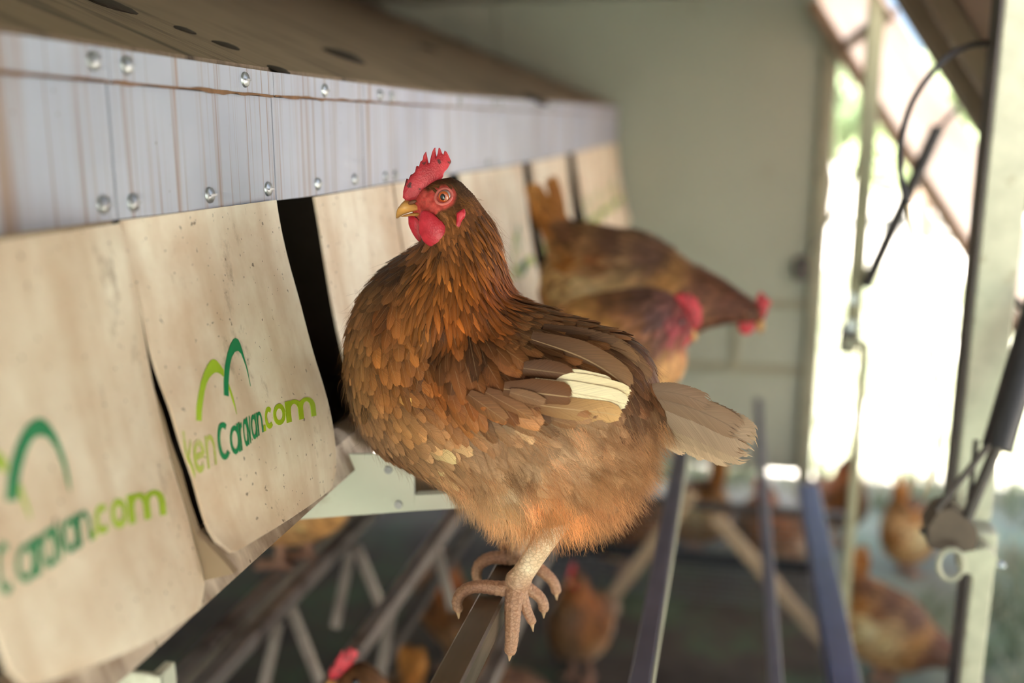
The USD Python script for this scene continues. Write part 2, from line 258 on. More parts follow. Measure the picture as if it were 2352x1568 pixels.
wpart('joint_strip', xj - .012, xj + .012, zl, ZC + .12, YW + .012, 0.03, M['trim'])
wpart('batten', on_y(1560, 850, YW)[0], wr - .03, zl - .016, zl + .016, YW - .012, .02, M['trim'])
zu = on_y(1800, 698, YW)[2]
wpart('batten', on_y(1690, 700, YW)[0], wr - .03, zu - .014, zu + .014, YW - .012, .02, M['trim'])
xv = on_y(1688, 800, YW)[0]
wpart('batten', xv - .014, xv + .014, zl, zu, YW - .011, .02, M['trim'])
h0, h1 = on_y(1845, 590, YW), on_y(1848, 640, YW)
wpart('catch', h0[0] - .03, h0[0] + .02, h1[2], h0[2], YW - .045, .045, M['dark_steel'])
tr = thing('trim_1', 'upright frame post closing the right edge of the cream end wall', 'trim', (wr, YW, 0), kind='structure')
obj('post', box((wr - .006, YW - .005, (zb + ZC)/2), (.05, .06, ZC - zb + .2), .005), M['trim'], tr, loc=(wr, YW, 0))
# ---- ceiling
cl = obj('ceiling', box(((-1.84 + .27)/2, (YW - 1.30)/2, ZC + .03), (2.11, YW + 1.30 + .06, .05), .005), M['ceiling'])
tag(cl, 'flat pale ceiling of the caravan over the nest run', 'ceiling', kind='structure')

wl = thing('wall_left', 'unseen outer side wall behind the nest boxes, added to keep out the sun', 'wall', (-1.83, 1.6, 0), kind='structure')  # put in to block sun from the left below the nests
for a, b in ((-1.3, .25), (.255, 1.65), (1.655, YW + .05)): obj('panel', box((-1.83, (a + b)/2, (.06 + ZC + .12)/2), (.03, b - a, ZC + .06), .004), M['wall'], wl, loc=(-1.83, 1.6, 0))
# ================================================================ the nest boxes on the left
ZT = zx(600, 163)[2]; ZB0 = zx(300, 502)[2]
fas_top = lambda y: np.interp(y, [0.3, .52, .85, 1.4, 3.6], [zx(0, 75)[2], zx(0, 75)[2], zx(600, 163)[2], zx(1000, 214)[2], zx(1410, 245)[2]])
ys = np.array([zx(a, b)[1] for a, b in ((0, 165), (300, 192), (620, 220), (1000, 243), (1400, 262))]); zs = np.array([zx(a, b)[2] for a, b in ((0, 165), (300, 192), (620, 220), (1000, 243), (1400, 262))])
fas_mid = lambda y: np.interp(y, ys, zs)
pb = [(0, 540), (280, 503), (635, 460), (720, 450), (900, 420), (1140, 385), (1205, 374), (1310, 352), (1420, 326)]
yb = np.array([zx(*p)[1] for p in pb]); zb_ = np.array([zx(*p)[2] for p in pb])
fas_bot = lambda y: np.interp(y, yb, zb_)
nest = thing('nest_box', 'pale grey nest box front board streaked with brown drips above the flaps', 'nest box', (XN, 0, ZB0))
NL = (XN, 0, ZB0)
def sheet_xz(y0, y1, top, bot, x, t):
    """A board in the plane x with its own top and bottom edge lines, t thick."""
    yy = np.linspace(y0, y1, 5); P = np.array([[y, top(y)] for y in yy] + [[y, bot(y)] for y in yy[::-1]])
    m = trimesh.creation.extrude_polygon(Polygon(P), t, engine='earcut')
    v = m.vertices; m.vertices = np.c_[x - t + v[:, 2], v[:, 0], v[:, 1]]
    if np.linalg.det(np.array([[0, 0, 1], [1, 0, 0], [0, 1, 0]])) < 0: m.invert()
    return m
seams = [0.30, zx(258, 350)[1], zx(628, 330)[1], zx(832, 300)[1], 1.44, 1.745, 1.99, 2.27, 2.55, 2.86, 3.12, 3.57]
for a, b in zip(seams[:-1], seams[1:]):
    obj('front_board', sheet_xz(a + .0012, b - .0012, lambda y: fas_mid(y) - .0012, fas_bot, XN, .012), M['fascia'], nest, loc=NL)
    obj('top_strip', sheet_xz(a + .0006, b - .0006, fas_top, lambda y: fas_mid(y) + .0006, XN + .003, .012), M['fascia'], nest, loc=NL)
for a, b in zip(seams[:-1], seams[1:]):      # brown dirt caught in the joint between strip and board
    y_ = np.linspace(a + .002, b - .002, max(6, int((b - a) / .006))); up = .0005 + .0012 * np.clip(meshkit.fbm(np.c_[y_ * 34, y_ * 0, y_ * 0 + a], 3, 8) - .42, 0, 1) * 3; dn = .0005 + .0018 * np.clip(meshkit.fbm(np.c_[y_ * 42, y_ * 0 + 5, y_ * 0], 3, 9) - .45, 0, 1) * 3
    P_ = np.array([[y, fas_mid(y) + u] for y, u in zip(y_, up)] + [[y, fas_mid(y) - d] for y, d in zip(y_[::-1], dn[::-1])])
    m = trimesh.creation.extrude_polygon(Polygon(P_).buffer(0), .001, engine='earcut'); v = m.vertices; m.vertices = np.c_[XN + .0026 + v[:, 2], v[:, 0], v[:, 1]]; obj('joint_dirt', m, M['joint_dirt'], nest, loc=NL, label='brown dirt along the joint')
def screw(p):
    c = trimesh.creation.revolve(np.array([[0, .0035], [.0035, .0034], [.0062, .0018], [.0068, 0], [0, 0]]), sections=14)
    c.apply_transform(trimesh.transformations.rotation_matrix(np.pi/2, (0, 1, 0))); s = box((.0036, 0, 0), (.0012, .0088, .0016)); c = trimesh.util.concatenate([c, s]); c.apply_translation(p); return c
for px, py in ((213, 140), (290, 150), (562, 183), (745, 208), (872, 219), (898, 222)):
    p = on_x(px, py, XN + .003); obj('screw', screw(p), M['screw'], nest, loc=NL)
for px, py in ((236, 470), (305, 465), (481, 448), (615, 434), (729, 422), (814, 412), (885, 406), (907, 402), (1020, 388), (1120, 374)):
    p = on_x(px, py, XN); obj('screw', screw(p), M['screw'], nest, loc=NL)
for y in (1.5, 1.72, 1.77, 2.25, 2.29):
    obj('screw', screw((XN + .003, y, (fas_top(y) + fas_mid(y))/2)), M['screw'], nest, loc=NL)
# interior: floor, back and end boards, dividers between the boxes
ZF = CH - 0.333
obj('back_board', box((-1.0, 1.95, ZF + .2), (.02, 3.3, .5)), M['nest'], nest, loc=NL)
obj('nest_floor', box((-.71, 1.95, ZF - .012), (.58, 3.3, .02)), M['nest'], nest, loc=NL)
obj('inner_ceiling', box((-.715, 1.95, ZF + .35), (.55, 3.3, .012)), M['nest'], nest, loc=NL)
# roof of the nest boxes: a slope rising away to the left, dirty, seen from above
RS = 0.405
def roof_at(x, y): return fas_top(y) + (XN + .003 - x) * RS
rv = []
yy = np.unique(np.r_[np.linspace(.3, YW - .01, 60), [.52, .85, 1.4]]); xx = np.linspace(XN - .0095, -1.80, 10)
for t in (0, -.012):
    for y in yy:
        for x in xx: rv.append([x, y, roof_at(x, y) + t])
n0 = len(yy) * len(xx); idx = np.arange(n0).reshape(len(yy), len(xx)); fs = []
for a in range(len(yy) - 1):
    for b in range(len(xx) - 1):
        q = [idx[a, b], idx[a, b+1], idx[a+1, b+1], idx[a+1, b]]; fs += [[q[0], q[2], q[1]], [q[0], q[3], q[2]], [q[0]+n0, q[1]+n0, q[2]+n0], [q[0]+n0, q[2]+n0, q[3]+n0]]
rim = np.concatenate([idx[0], idx[1:, -1], idx[-1, ::-1][1:], idx[::-1, 0][1:-1]])
for a, b in zip(rim, np.roll(rim, -1)): fs += [[a, b, b+n0], [a, b+n0, a+n0]]
obj('sloping_roof', (np.array(rv), np.array(fs)), M['roof'], nest, loc=NL, label='dirty brown sloping nest box roof')
spots = [((790, 130), .028), ((985, 112), .022), ((1230, 228), .030), ((1140, 135), .016), ((520, 105), .012), ((640, 160), .010), ((1000, 30), .02), ((425, 70), .010), ((250, 12), .02), ((905, 40), .02), ((1060, 95), .02)]
for (px, py), r in spots:
    d = ray(px, py)
    t = 0.0003
    for _ in range(60):
        p = EYE + d * t; e = p[2] - roof_at(p[0], p[1]); g = d[2] + RS * d[0]; t -= e / g
    p = EYE + d * t
    s = trimesh.creation.icosphere(2, 1.0); v = s.vertices; v *= 1 + .45 * (meshkit.fbm(v * 1.7 + px, 3, 5)[:, None] - .5)
    s.vertices = v * [r, r * 1.5, r * .22]; s.apply_transform(trimesh.transformations.rotation_matrix(math.atan(RS), (0, 1, 0))); s.apply_translation(p)
    obj('dropping', s, M['dropping'], nest, loc=NL, label='dark dried dropping on the roof')

# lip under the flaps (the egg shelf's front) and the white cross brackets
ledge = thing('nest_ledge', 'scuffed tan plastic ledge running under the hanging nest flaps', 'ledge', (-.39, 1.9, CH - .35))
LL = (-.39, 1.9, CH - .35)
def strip(prof, y0, y1, t=.003):
    """A bent sheet: its (x, z) profile swept along y."""
    P = LineString(prof).buffer(t/2, cap_style=2, join_style=1)
    m = trimesh.creation.extrude_polygon(P, y1 - y0, engine='earcut'); v = m.vertices
    m.vertices = np.c_[v[:, 0], y0 + v[:, 2], v[:, 1]]; m.invert(); return m
XL = -.378
zl0 = on_x(367, 1481, XL)[2]
ly = on_x(360, 1481, XL)[1]
prof = [(XL, zl0), (XL - .012, zl0 + .030), (XL - .026, zl0 + .038), (XL - .036, zl0 + .034)]
for a, b in ((.30, ly - .002), (ly + .001, 1.44), (1.445, 2.55), (2.555, YW - .02)): obj('lip_sheet', strip(prof, a, b), M['ledge'], ledge, loc=LL)
def bracket(y, x1, label):
    t = thing('cross_bracket', label, 'bracket', (XL, y, zl0))
    a = [(XL - .06, zl0 + .012), (XL + .006, zl0 + .006)]
    return t
# near bracket (bottom left) and the one behind the hen, both across the run below the ledge
bk = thing('cross_bracket', 'white cross bracket below the ledge at the lower left corner', 'bracket', (-.42, .545, CH - .40))
pr = on_y(368, 1500, .545); BL = (-.42, .545, CH - .40)
obj('plate', box(((pr[0] - .30)/2 - .15 + .0, .545, zl0 - .085), (pr[0] + .60, .004, .15), .001), M['bracket'], bk, loc=BL)
obj('flange', box((pr[0] - .004, .552, zl0 - .085), (.008, .02, .15), .001), M['bracket'], bk, loc=BL)
YB = .93
bk2 = thing('cross_bracket', 'white cross bracket reaching under the breast of the perched hen', 'bracket', (-.30, YB, CH - .36))
B2 = (-.30, YB, CH - .36)
q = [on_y(a, b, YB) for a, b in ((640, 1196), (952, 1173), (950, 1092), (948, 1078), (925, 1060), (860, 1043), (700, 1043))]
def plate(pts, y, t):
    m = trimesh.creation.extrude_polygon(Polygon([(p[0], p[2]) for p in pts]), t, engine='earcut'); v = m.vertices
    m.vertices = np.c_[v[:, 0], y + v[:, 2], v[:, 1]]; m.invert(); return m
obj('plate', plate(q, YB, .004), M['bracket'], bk2, loc=B2)
q2 = [on_y(a, b, YB) for a, b in ((952, 1173), (1125, 1163), (1125, 1130), (952, 1137))]
obj('arm', plate(q2, YB, .012), M['bracket'], bk2, loc=B2)
q3 = [on_y(a, b, YB + .03) for a, b in ((945, 1140), (1060, 1136), (1060, 1085), (945, 1088))]
obj('block', plate(q3, YB + .03, .03), M['rafter'], bk2, loc=B2, label='brown timber block behind the bracket')
for a, b in ((893, 1078), (916, 1158)):
    p = on_y(a, b, YB); c = trimesh.creation.cylinder(.0042, .003, sections=12); c.apply_transform(trimesh.transformations.rotation_matrix(np.pi/2, (1, 0, 0))); c.apply_translation(p + [0, -.001, 0]); obj('rivet', c, M['screw'], bk2, loc=B2)

# ---- the flaps
def flap_surface(L, Rr, nv=30, nu=34, bow=0.0):
    """Left and right edge polylines (world) -> grid of points, rows from the top."""
    l, r = spline(L, nv), spline(Rr, nv); s = np.linspace(0, 1, nu)[None, :, None]
    g = l[:, None] * (1 - s) + r[:, None] * s
    g[..., 0] += bow * np.sin(np.pi * s[..., 0]) * np.linspace(0, 1, nv)[:, None] ** 1.5
    return g
def flap_mesh(g, corner=.014, t=.0026):
    """Grid -> a sheet t thick with rounded lower corners."""
    nv, nu = g.shape[:2]
    g = g.copy(); hgt = np.linalg.norm(g[-1, 0] - g[0, 0]); wid = np.linalg.norm(g[0, -1] - g[0, 0])
    S_, V_ = np.meshgrid(np.linspace(0, 1, nu), np.linspace(0, 1, nv)); lift = np.zeros((nv, nu))
    e = np.minimum(S_, 1 - S_) * wid; rr = np.clip(1 - e / corner, 0, 1); lift = corner * (1 - np.sqrt(np.clip(1 - rr**2, 0, 1)))
    Vn = V_ * (1 - lift / hgt) ; k = np.linspace(0, 1, nv)
    out = np.zeros_like(g)
    for j in range(nu):
        for c in range(3): out[:, j, c] = np.interp(Vn[:, j], k, g[:, j, c])
    g = out
    du = np.gradient(g, axis=1); dv = np.gradient(g, axis=0); n = np.cross(du, dv); n /= np.linalg.norm(n, axis=-1, keepdims=True)
    if n[..., 0].mean() < 0: n = -n
    A = g.reshape(-1, 3); B = (g - n * t).reshape(-1, 3); N = nv * nu; idx = np.arange(N).reshape(nv, nu); fs = []
    for a in range(nv - 1):
        for b in range(nu - 1):
            q = [idx[a, b], idx[a, b+1], idx[a+1, b+1], idx[a+1, b]]
            fs += [[q[0], q[2], q[1]], [q[0], q[3], q[2]], [q[0]+N, q[1]+N, q[2]+N], [q[0]+N, q[2]+N, q[3]+N]]
    rim = np.concatenate([idx[0], idx[1:, -1], idx[-1, ::-1][1:], idx[::-1, 0][1:-1]])
    for a, b in zip(rim, np.roll(rim, -1)): fs += [[a, b, b+N], [a, b+N, a+N]]
    return trimesh.Trimesh(np.vstack([A, B]), fs, process=False), g, n
def fix(m):
    return m
# glyphs of the print, each in a box: width w, x-height 1
def arc(cx, cy, rx, ry, a0, a1, n=26):
    a = np.radians(np.linspace(a0, a1, n)); return LineString(np.c_[cx + rx*np.cos(a), cy + ry*np.sin(a)])
def glyph(ch, t=.13):
    b = lambda g: g.buffer(t, cap_style=2, join_style=1)
    o = b(arc(.5, .5, .5 - t, .5 - t, 0, 360, 48))
    if ch == 'o': return o
    if ch == 'c': return b(arc(.52, .5, .5 - t, .5 - t, 48, 312, 40))
    if ch == 'C': return b(arc(.56, .66, .54 - t, .68 - t, 50, 310, 40))
    if ch == 'e': return b(arc(.5, .5, .5 - t, .5 - t, 0, 318, 40)).union(b(LineString([(t, .5), (1 - t*1.2, .5)])))
    if ch == 'a': return b(arc(.5, .5, .5 - t, .5 - t, 0, 360, 48)).union(shapely.box(1 - 2*t, 0, 1, 1))
    def arch(x0, x1, s): return Polygon(arc((x0 + x1)/2, .5, (x1 - x0)/2, .5, 0, 180)).difference(Polygon(arc((x0 + x1)/2, .5, (x1 - x0)/2 - s, .5 - 1.7*t, 0, 180)))
    if ch == 'n': return shapely.union_all([shapely.box(0, 0, 2*t, 1), arch(0, 1, 2*t), shapely.box(1 - 2*t, 0, 1, .505)])
    if ch == 'm': s = 1.45*t; return shapely.union_all([shapely.box(0, 0, s, 1), shapely.box(.5 - s/2, 0, .5 + s/2, .505), shapely.box(1 - s, 0, 1, .505), arch(0, .5 + s/2, s), arch(.5 - s/2, 1, s)])
    if ch == 'r': return shapely.box(0, 0, 3*t, 1).union(b(arc(.75, .45, .6, .5 - t, 85, 170)))
    if ch == 'v': return b(LineString([(t, 1), (.5, .08), (1 - t, 1)]))
    if ch == 'k': return shapely.box(0, 0, 2*t, 1.4).union(b(LineString([(t, .4), (.9, 1)]))).union(b(LineString([(.4, .58), (.95, 0)])))
    if ch == '.': return shapely.box(0, 0, 1, .28)
def solid_2d(poly, size):
    ms = [trimesh.creation.extrude_polygon(g, 1.0, engine='earcut') for g in getattr(poly, 'geoms', [poly]) if g.area > 1e-6]
    m = trimesh.util.concatenate(ms); v, f = trimesh.remesh.subdivide_to_size(m.vertices, m.faces, size, max_iter=8); return trimesh.Trimesh(v, f, process=False)
class Print:
    """Lays flat print on a flap: picture points of the flap's own front face -> its surface, a hair proud."""
    def __init__(self, g, n):
        P = project(g.reshape(-1, 3)); self.f = LinearNDInterpolator(P, np.c_[g.reshape(-1, 3), n.reshape(-1, 3)])
    def lay(self, m, thick=.0004):
        q = self.f(m.vertices[:, :2]); ok = ~np.isnan(q[:, 0]); keep = ok[m.faces].all(1)
        m = trimesh.Trimesh(np.where(ok[:, None], q[:, :3] + q[:, 3:] * (.0002 + thick * m.vertices[:, 2:3]), 0), m.faces[keep], process=False); m.remove_unreferenced_vertices()
        m.fix_normals(); return m
def letters(text, spans, base, top, off, scale, lean=.22):
    """Glyph solids in picture points. base, top: picture curves of the baseline and the x-height line."""
    out = {}
    bx, by = np.array(base).T; tx, ty = np.array(top).T
    for i, (ch, (x0, x1)) in enumerate(zip(text, spans)):
        m = solid_2d(glyph(ch, .112 if ch in '.com' else .100 if ch in 'Cke' else .088), .09); v = m.vertices; x = x0 + v[:, 0] * (x1 - x0)
        B, T = np.interp(x, bx, by), np.interp(x, tx, ty); y = B + (T - B) * v[:, 1]
        X = x - lean * (v[:, 1] - .5) * (B - T) * .5
        m.vertices = np.c_[off[0] + X / scale, off[1] + y / scale, v[:, 2]]; out.setdefault(i, (ch, m))
    return out
def poly_px(pts, off, scale):
    p = np.asarray(pts, float) / scale + off; m = solid_2d(Polygon(p).buffer(0), 9.0); return m
def nest_flap(L, Rr, label, bow=0.0, mtl=None, corner=.014):
    t = thing('nest_flap', label, 'flap', L[0], group=None)
    g = flap_surface(L, Rr, bow=bow); m, g2, n = flap_mesh(g, corner)
    obj('sheet', m, mtl or M['flap'], t, smooth=40, loc=L[0])
    return t, Print(g2, n), L[0]
def edge(pts, Y): return [on_y(a, b, Y) for a, b in pts]
def add(t, name, pr, m, mt, loc, label=None):
    q = pr.lay(m)
    if len(q.faces): obj(name, q, mt, t, smooth=False, loc=loc, label=label)
# flap at the left edge of the picture
R1 = edge([(276, 512), (303, 614), (327, 741), (344, 844), (362, 930), (386, 1030), (405, 1098), (424, 1159), (444, 1235), (461, 1293), (471, 1340), (468, 1392)], .618)
L1 = edge([(-190, 580), (-175, 700), (-150, 850), (-120, 1000), (-85, 1150), (-40, 1330), (-5, 1460), (30, 1560), (40, 1592)], .392)
t1, p1, o1 = nest_flap(L1, R1, 'nearest cream plastic flap with the print cut by the left picture edge', bow=.012)
# flap with the sharp print
L2 = edge([(281, 506), (286, 545), (310, 638), (331, 720), (348, 803), (372, 879), (396, 944), (424, 1037), (444, 1090), (461, 1155), (479, 1210), (498, 1246), (524, 1276)], .626)
R2 = edge([(635, 459), (645, 520), (665, 607), (689, 693), (720, 810), (751, 913), (768, 1000), (772, 1080), (768, 1118)], .858)
t2, p2, o2 = nest_flap(L2, R2, 'cream plastic flap bearing the sharp complete green print, left of the dark opening', bow=.004)
off5, sc5 = np.array([380, 740]), 4.126
dark_arch = [(553, 690), (550, 560), (562, 400), (585, 290), (610, 215), (640, 160), (660, 148), (685, 165), (705, 205), (725, 270), (750, 360), (775, 450), (795, 560), (812, 668), (805, 620), (785, 520), (760, 420), (735, 350), (715, 300), (695, 275), (675, 270), (650, 285), (625, 330), (608, 400), (598, 500), (592, 600), (595, 702)]
lime_arch = [(290, 930), (293, 800), (310, 680), (335, 560), (365, 470), (400, 395), (430, 358), (455, 350), (480, 365), (510, 400), (548, 455), (548, 515), (520, 490), (495, 477), (470, 475), (440, 495), (410, 530), (385, 580), (365, 660), (350, 760), (340, 850), (338, 935)]
lime_tail = [(596, 585), (620, 650), (640, 720), (660, 800), (672, 872), (652, 800), (630, 735), (610, 672), (594, 625)]
add(t2, 'dark_arch', p2, poly_px(dark_arch, off5, sc5), M['print_dark'], o2, 'dark green printed arch')
add(t2, 'lime_arch', p2, poly_px(lime_arch, off5, sc5), M['print_lime'], o2, 'lime green printed arch')
add(t2, 'lime_tail', p2, poly_px(lime_tail, off5, sc5), M['print_lime'], o2, 'thin lime tail of the printed arch')
text = 'kenCaravan.com'
sp2 = [(190, 262), (265, 368), (384, 468), (497, 602), (612, 698), (704, 734), (738, 778), (776, 808), (812, 860), (868, 914), (920, 938), (940, 1015), (1020, 1132), (1138, 1416)]
base2 = [(180, 1490), (330, 1420), (430, 1365), (560, 1292), (660, 1245), (725, 1203), (905, 1045), (975, 1008), (1075, 972), (1180, 943), (1405, 886)]
top2 = [(180, 1165), (310, 1108), (430, 1063), (560, 1035), (650, 985), (740, 925), (895, 845), (965, 805), (1075, 773), (1200, 738), (1400, 700)]
for i, (ch, m) in letters(text, sp2, base2, top2, off5, sc5).items():
    add(t2, 'letter', p2, m, M['print_dark'] if 3 <= i <= 9 else M['print_lime_worn'] if i < 3 else M['print_lime'], o2)
off6, sc6 = np.array([0, 900]), 3.016
dark1 = [(40, 752), (50, 600), (75, 480), (110, 370), (150, 280), (200, 215), (255, 180), (300, 190), (340, 230), (385, 300), (420, 390), (450, 480), (475, 600), (482, 690), (460, 620), (440, 530), (405, 430), (370, 360), (330, 315), (285, 300), (240, 310), (205, 350), (175, 420), (145, 520), (125, 620), (115, 750)]
lime1 = [(-180, 760), (-160, 560), (-110, 440), (-60, 400), (-20, 410), (20, 450), (40, 490), (40, 560), (0, 540), (-40, 500), (-80, 540), (-120, 640), (-140, 760)]
tail1 = [(135, 630), (160, 715), (190, 800), (208, 880), (180, 810), (150, 745), (126, 680)]
add(t1, 'dark_arch', p1, poly_px(dark1, off6, sc6), M['print_dark'], o1, 'dark green printed arch')
add(t1, 'lime_arch', p1, poly_px(lime1, off6, sc6), M['print_lime'], o1, 'lime green printed arch')
add(t1, 'lime_tail', p1, poly_px(tail1, off6, sc6), M['print_lime'], o1)
sp1 = [(-20, 75), (112, 245), (252, 305), (288, 382), (385, 440), (438, 530), (538, 622), (628, 650), (655, 752), (768, 872), (884, 1140)]
base1 = [(-30, 1430), (40, 1392), (180, 1312), (340, 1212), (490, 1107), (600, 1037), (700, 982), (820, 942), (920, 907), (1130, 850)]
top1 = [(-30, 1160), (30, 1130), (180, 1052), (340, 945), (490, 872), (590, 815), (700, 780), (820, 740), (920, 705), (1130, 668)]
for i, (ch, m) in letters('Caravan.com', sp1, base1, top1, off6, sc6).items():
    add(t1, 'letter', p1, m, M['print_dark'] if i <= 6 else M['print_lime'], o1)
# the flaps further along: same hang, each a little different, print in the same place
def far_flap(y0, y1, label, b0, b1, mark=None):
    z0, z1 = fas_bot(y0) - .001, fas_bot(y1) - .001; hz = .270
    prof = [(0, 0), (.008, -.06), (.018, -.13), (.033, -.2), (.050, -.255), (.058, -hz)]
    L = [np.array([XN + .001 + a * b0, y0, z0 + c]) for a, c in prof]; Rr = [np.array([XN + .001 + a * b1, y1, z1 + c]) for a, c in prof]
    t = thing('nest_flap', label, 'flap', L[0]); g = flap_surface(L, Rr, nv=16, nu=10, bow=.004); m, g2, n = flap_mesh(g, .014)
    obj('sheet', m, M['flap'], t, smooth=40, loc=L[0])
    # print: flap 2's picture points carried over through the two sheets' own (across, down) coordinates
    G2 = flap_surface(L2, R2); s, v = np.meshgrid(np.linspace(0, 1, G2.shape[1]), np.linspace(0, 1, G2.shape[0]))
    inv = LinearNDInterpolator(project(G2.reshape(-1, 3)), np.c_[s.ravel(), v.ravel()]); k = np.linspace(0, 1, g2.shape[0]); ku = np.linspace(0, 1, g2.shape[1])
    from scipy.interpolate import RegularGridInterpolator as RGI
    fg, fn = RGI((k, ku), g2), RGI((k, ku), n)
    def lay(m, thick=.0006):
        q = inv(m.vertices[:, :2]); ok = ~np.isnan(q[:, 0]); uv = np.clip(np.where(ok[:, None], q, 0), 0, 1)[:, ::-1]
        mm = trimesh.Trimesh(fg(uv) + fn(uv) * (.0003 + thick * m.vertices[:, 2:3]), m.faces[ok[m.faces].all(1)], process=False); mm.fix_normals(); return mm
    for nm, pts, mt in (('dark_arch', dark_arch, 'print_dark'), ('lime_arch', lime_arch, 'print_lime'), ('lime_tail', lime_tail, 'print_lime')):
        obj(nm, lay(poly_px(pts, off5, sc5)), M[mt], t, smooth=False, loc=L[0])
    for i, (ch, m) in letters(text, sp2, base2, top2, off5, sc5).items():
        q = lay(m)
        if len(q.faces): obj('letter', q, M['print_dark'] if 3 <= i <= 9 else M['print_lime'], t, smooth=False, loc=L[0])
far_flap(.953, 1.188, 'cream flap directly behind the perched hen, right of the dark opening', 1.0, 1.0)
far_flap(1.194, 1.44, 'cream flap half hidden behind the head of the perched hen', 1.0, 1.0)
far_flap(1.50, 1.742, 'cream flap just right of the neck of the perched hen', 1.0, 1.05)
far_flap(1.75, 1.97, 'narrow cream flap left of the raised tail of the far hen', 1.1, .9)
far_flap(2.045, 2.27, 'cream flap behind the raised tail of the far hen', 1.1, .9)
far_flap(2.276, 2.50, 'cream flap left of the dark slit, above the back of the far hen', .9, .8)
far_flap(2.62, 2.85, 'cream flap right of the dark slit above the far hen', 1.25, 1.15)
far_flap(2.86, 3.12, 'second cream flap from the end wall', 1.1, 1.1)
far_flap(3.13, 3.56, 'last cream flap against the end wall', 1.1, 1.0)
for y, lab in ((.622, 1), (.91, 0), (1.191, 0), (1.47, 0), (1.746, 0), (2.008, 0), (2.273, 0), (2.55, 0), (2.855, 0), (3.125, 0)):
    if y in (.91, 2.008, 2.55): continue
    pts = [(XN - .01, fas_bot(y) - .004), (XN - .005, fas_bot(y) - .10), (XN + .012, fas_bot(y) - .19), (XL - .016, zl0 + .044), (XL - .06, zl0 + .030), (-.985, ZF), (-.985, fas_bot(y))]
    if lab: pts = [(q[0] - .0075, q[2]) for q in spline(L2, 12) if q[2] > zl0 + .046] + [(on_y(*w_, y)[0], on_y(*w_, y)[2]) for w_ in ((520, 1286), (542, 1313), (472, 1330))] + [(XL - .05, zl0 + .008), (-.985, zl0 + .008), (-.985, fas_bot(y))]
    m = trimesh.creation.extrude_polygon(Polygon(pts), .006, engine='earcut'); v = m.vertices; m.vertices = np.c_[v[:, 0], y - .003 + v[:, 2], v[:, 1]]; m.invert()
    obj('divider', m, M['divider' if lab else 'nest'], nest, loc=NL, label='divider board between two nests')  # far dividers take a dark colour so the slits look unlit
# ================================================================ hens
def attr_mat(name, rough=.6, **kw):
    return mat(name, {'a': ('attribute', {'attribute': 'tint'}), **POS, 'n': ('noise_texture', {'scale': 260.0, 'detail': 3.0}), 'r': ('rgb_ramp', {'ramp': [(.3, (.72, .72, .72)), (.7, (1.2, 1.2, 1.2))]}), 'x': ('mix', {'mix_type': 'multiply', 'fac': 1.0}),
        'b': ('bump', {'strength': .35, 'distance': .0008}), 'p': ('principled_bsdf', {'roughness': rough, 'specular_ior_level': .25, **kw})},
        [('g.position', 'n.vector'), ('n.fac', 'r.fac'), ('a.color', 'x.color1'), ('r.color', 'x.color2'), ('x.color', 'p.base_color'), ('n.fac', 'b.height'), ('b.normal', 'p.normal')])
M['hide'] = attr_mat('hen_body', .75)
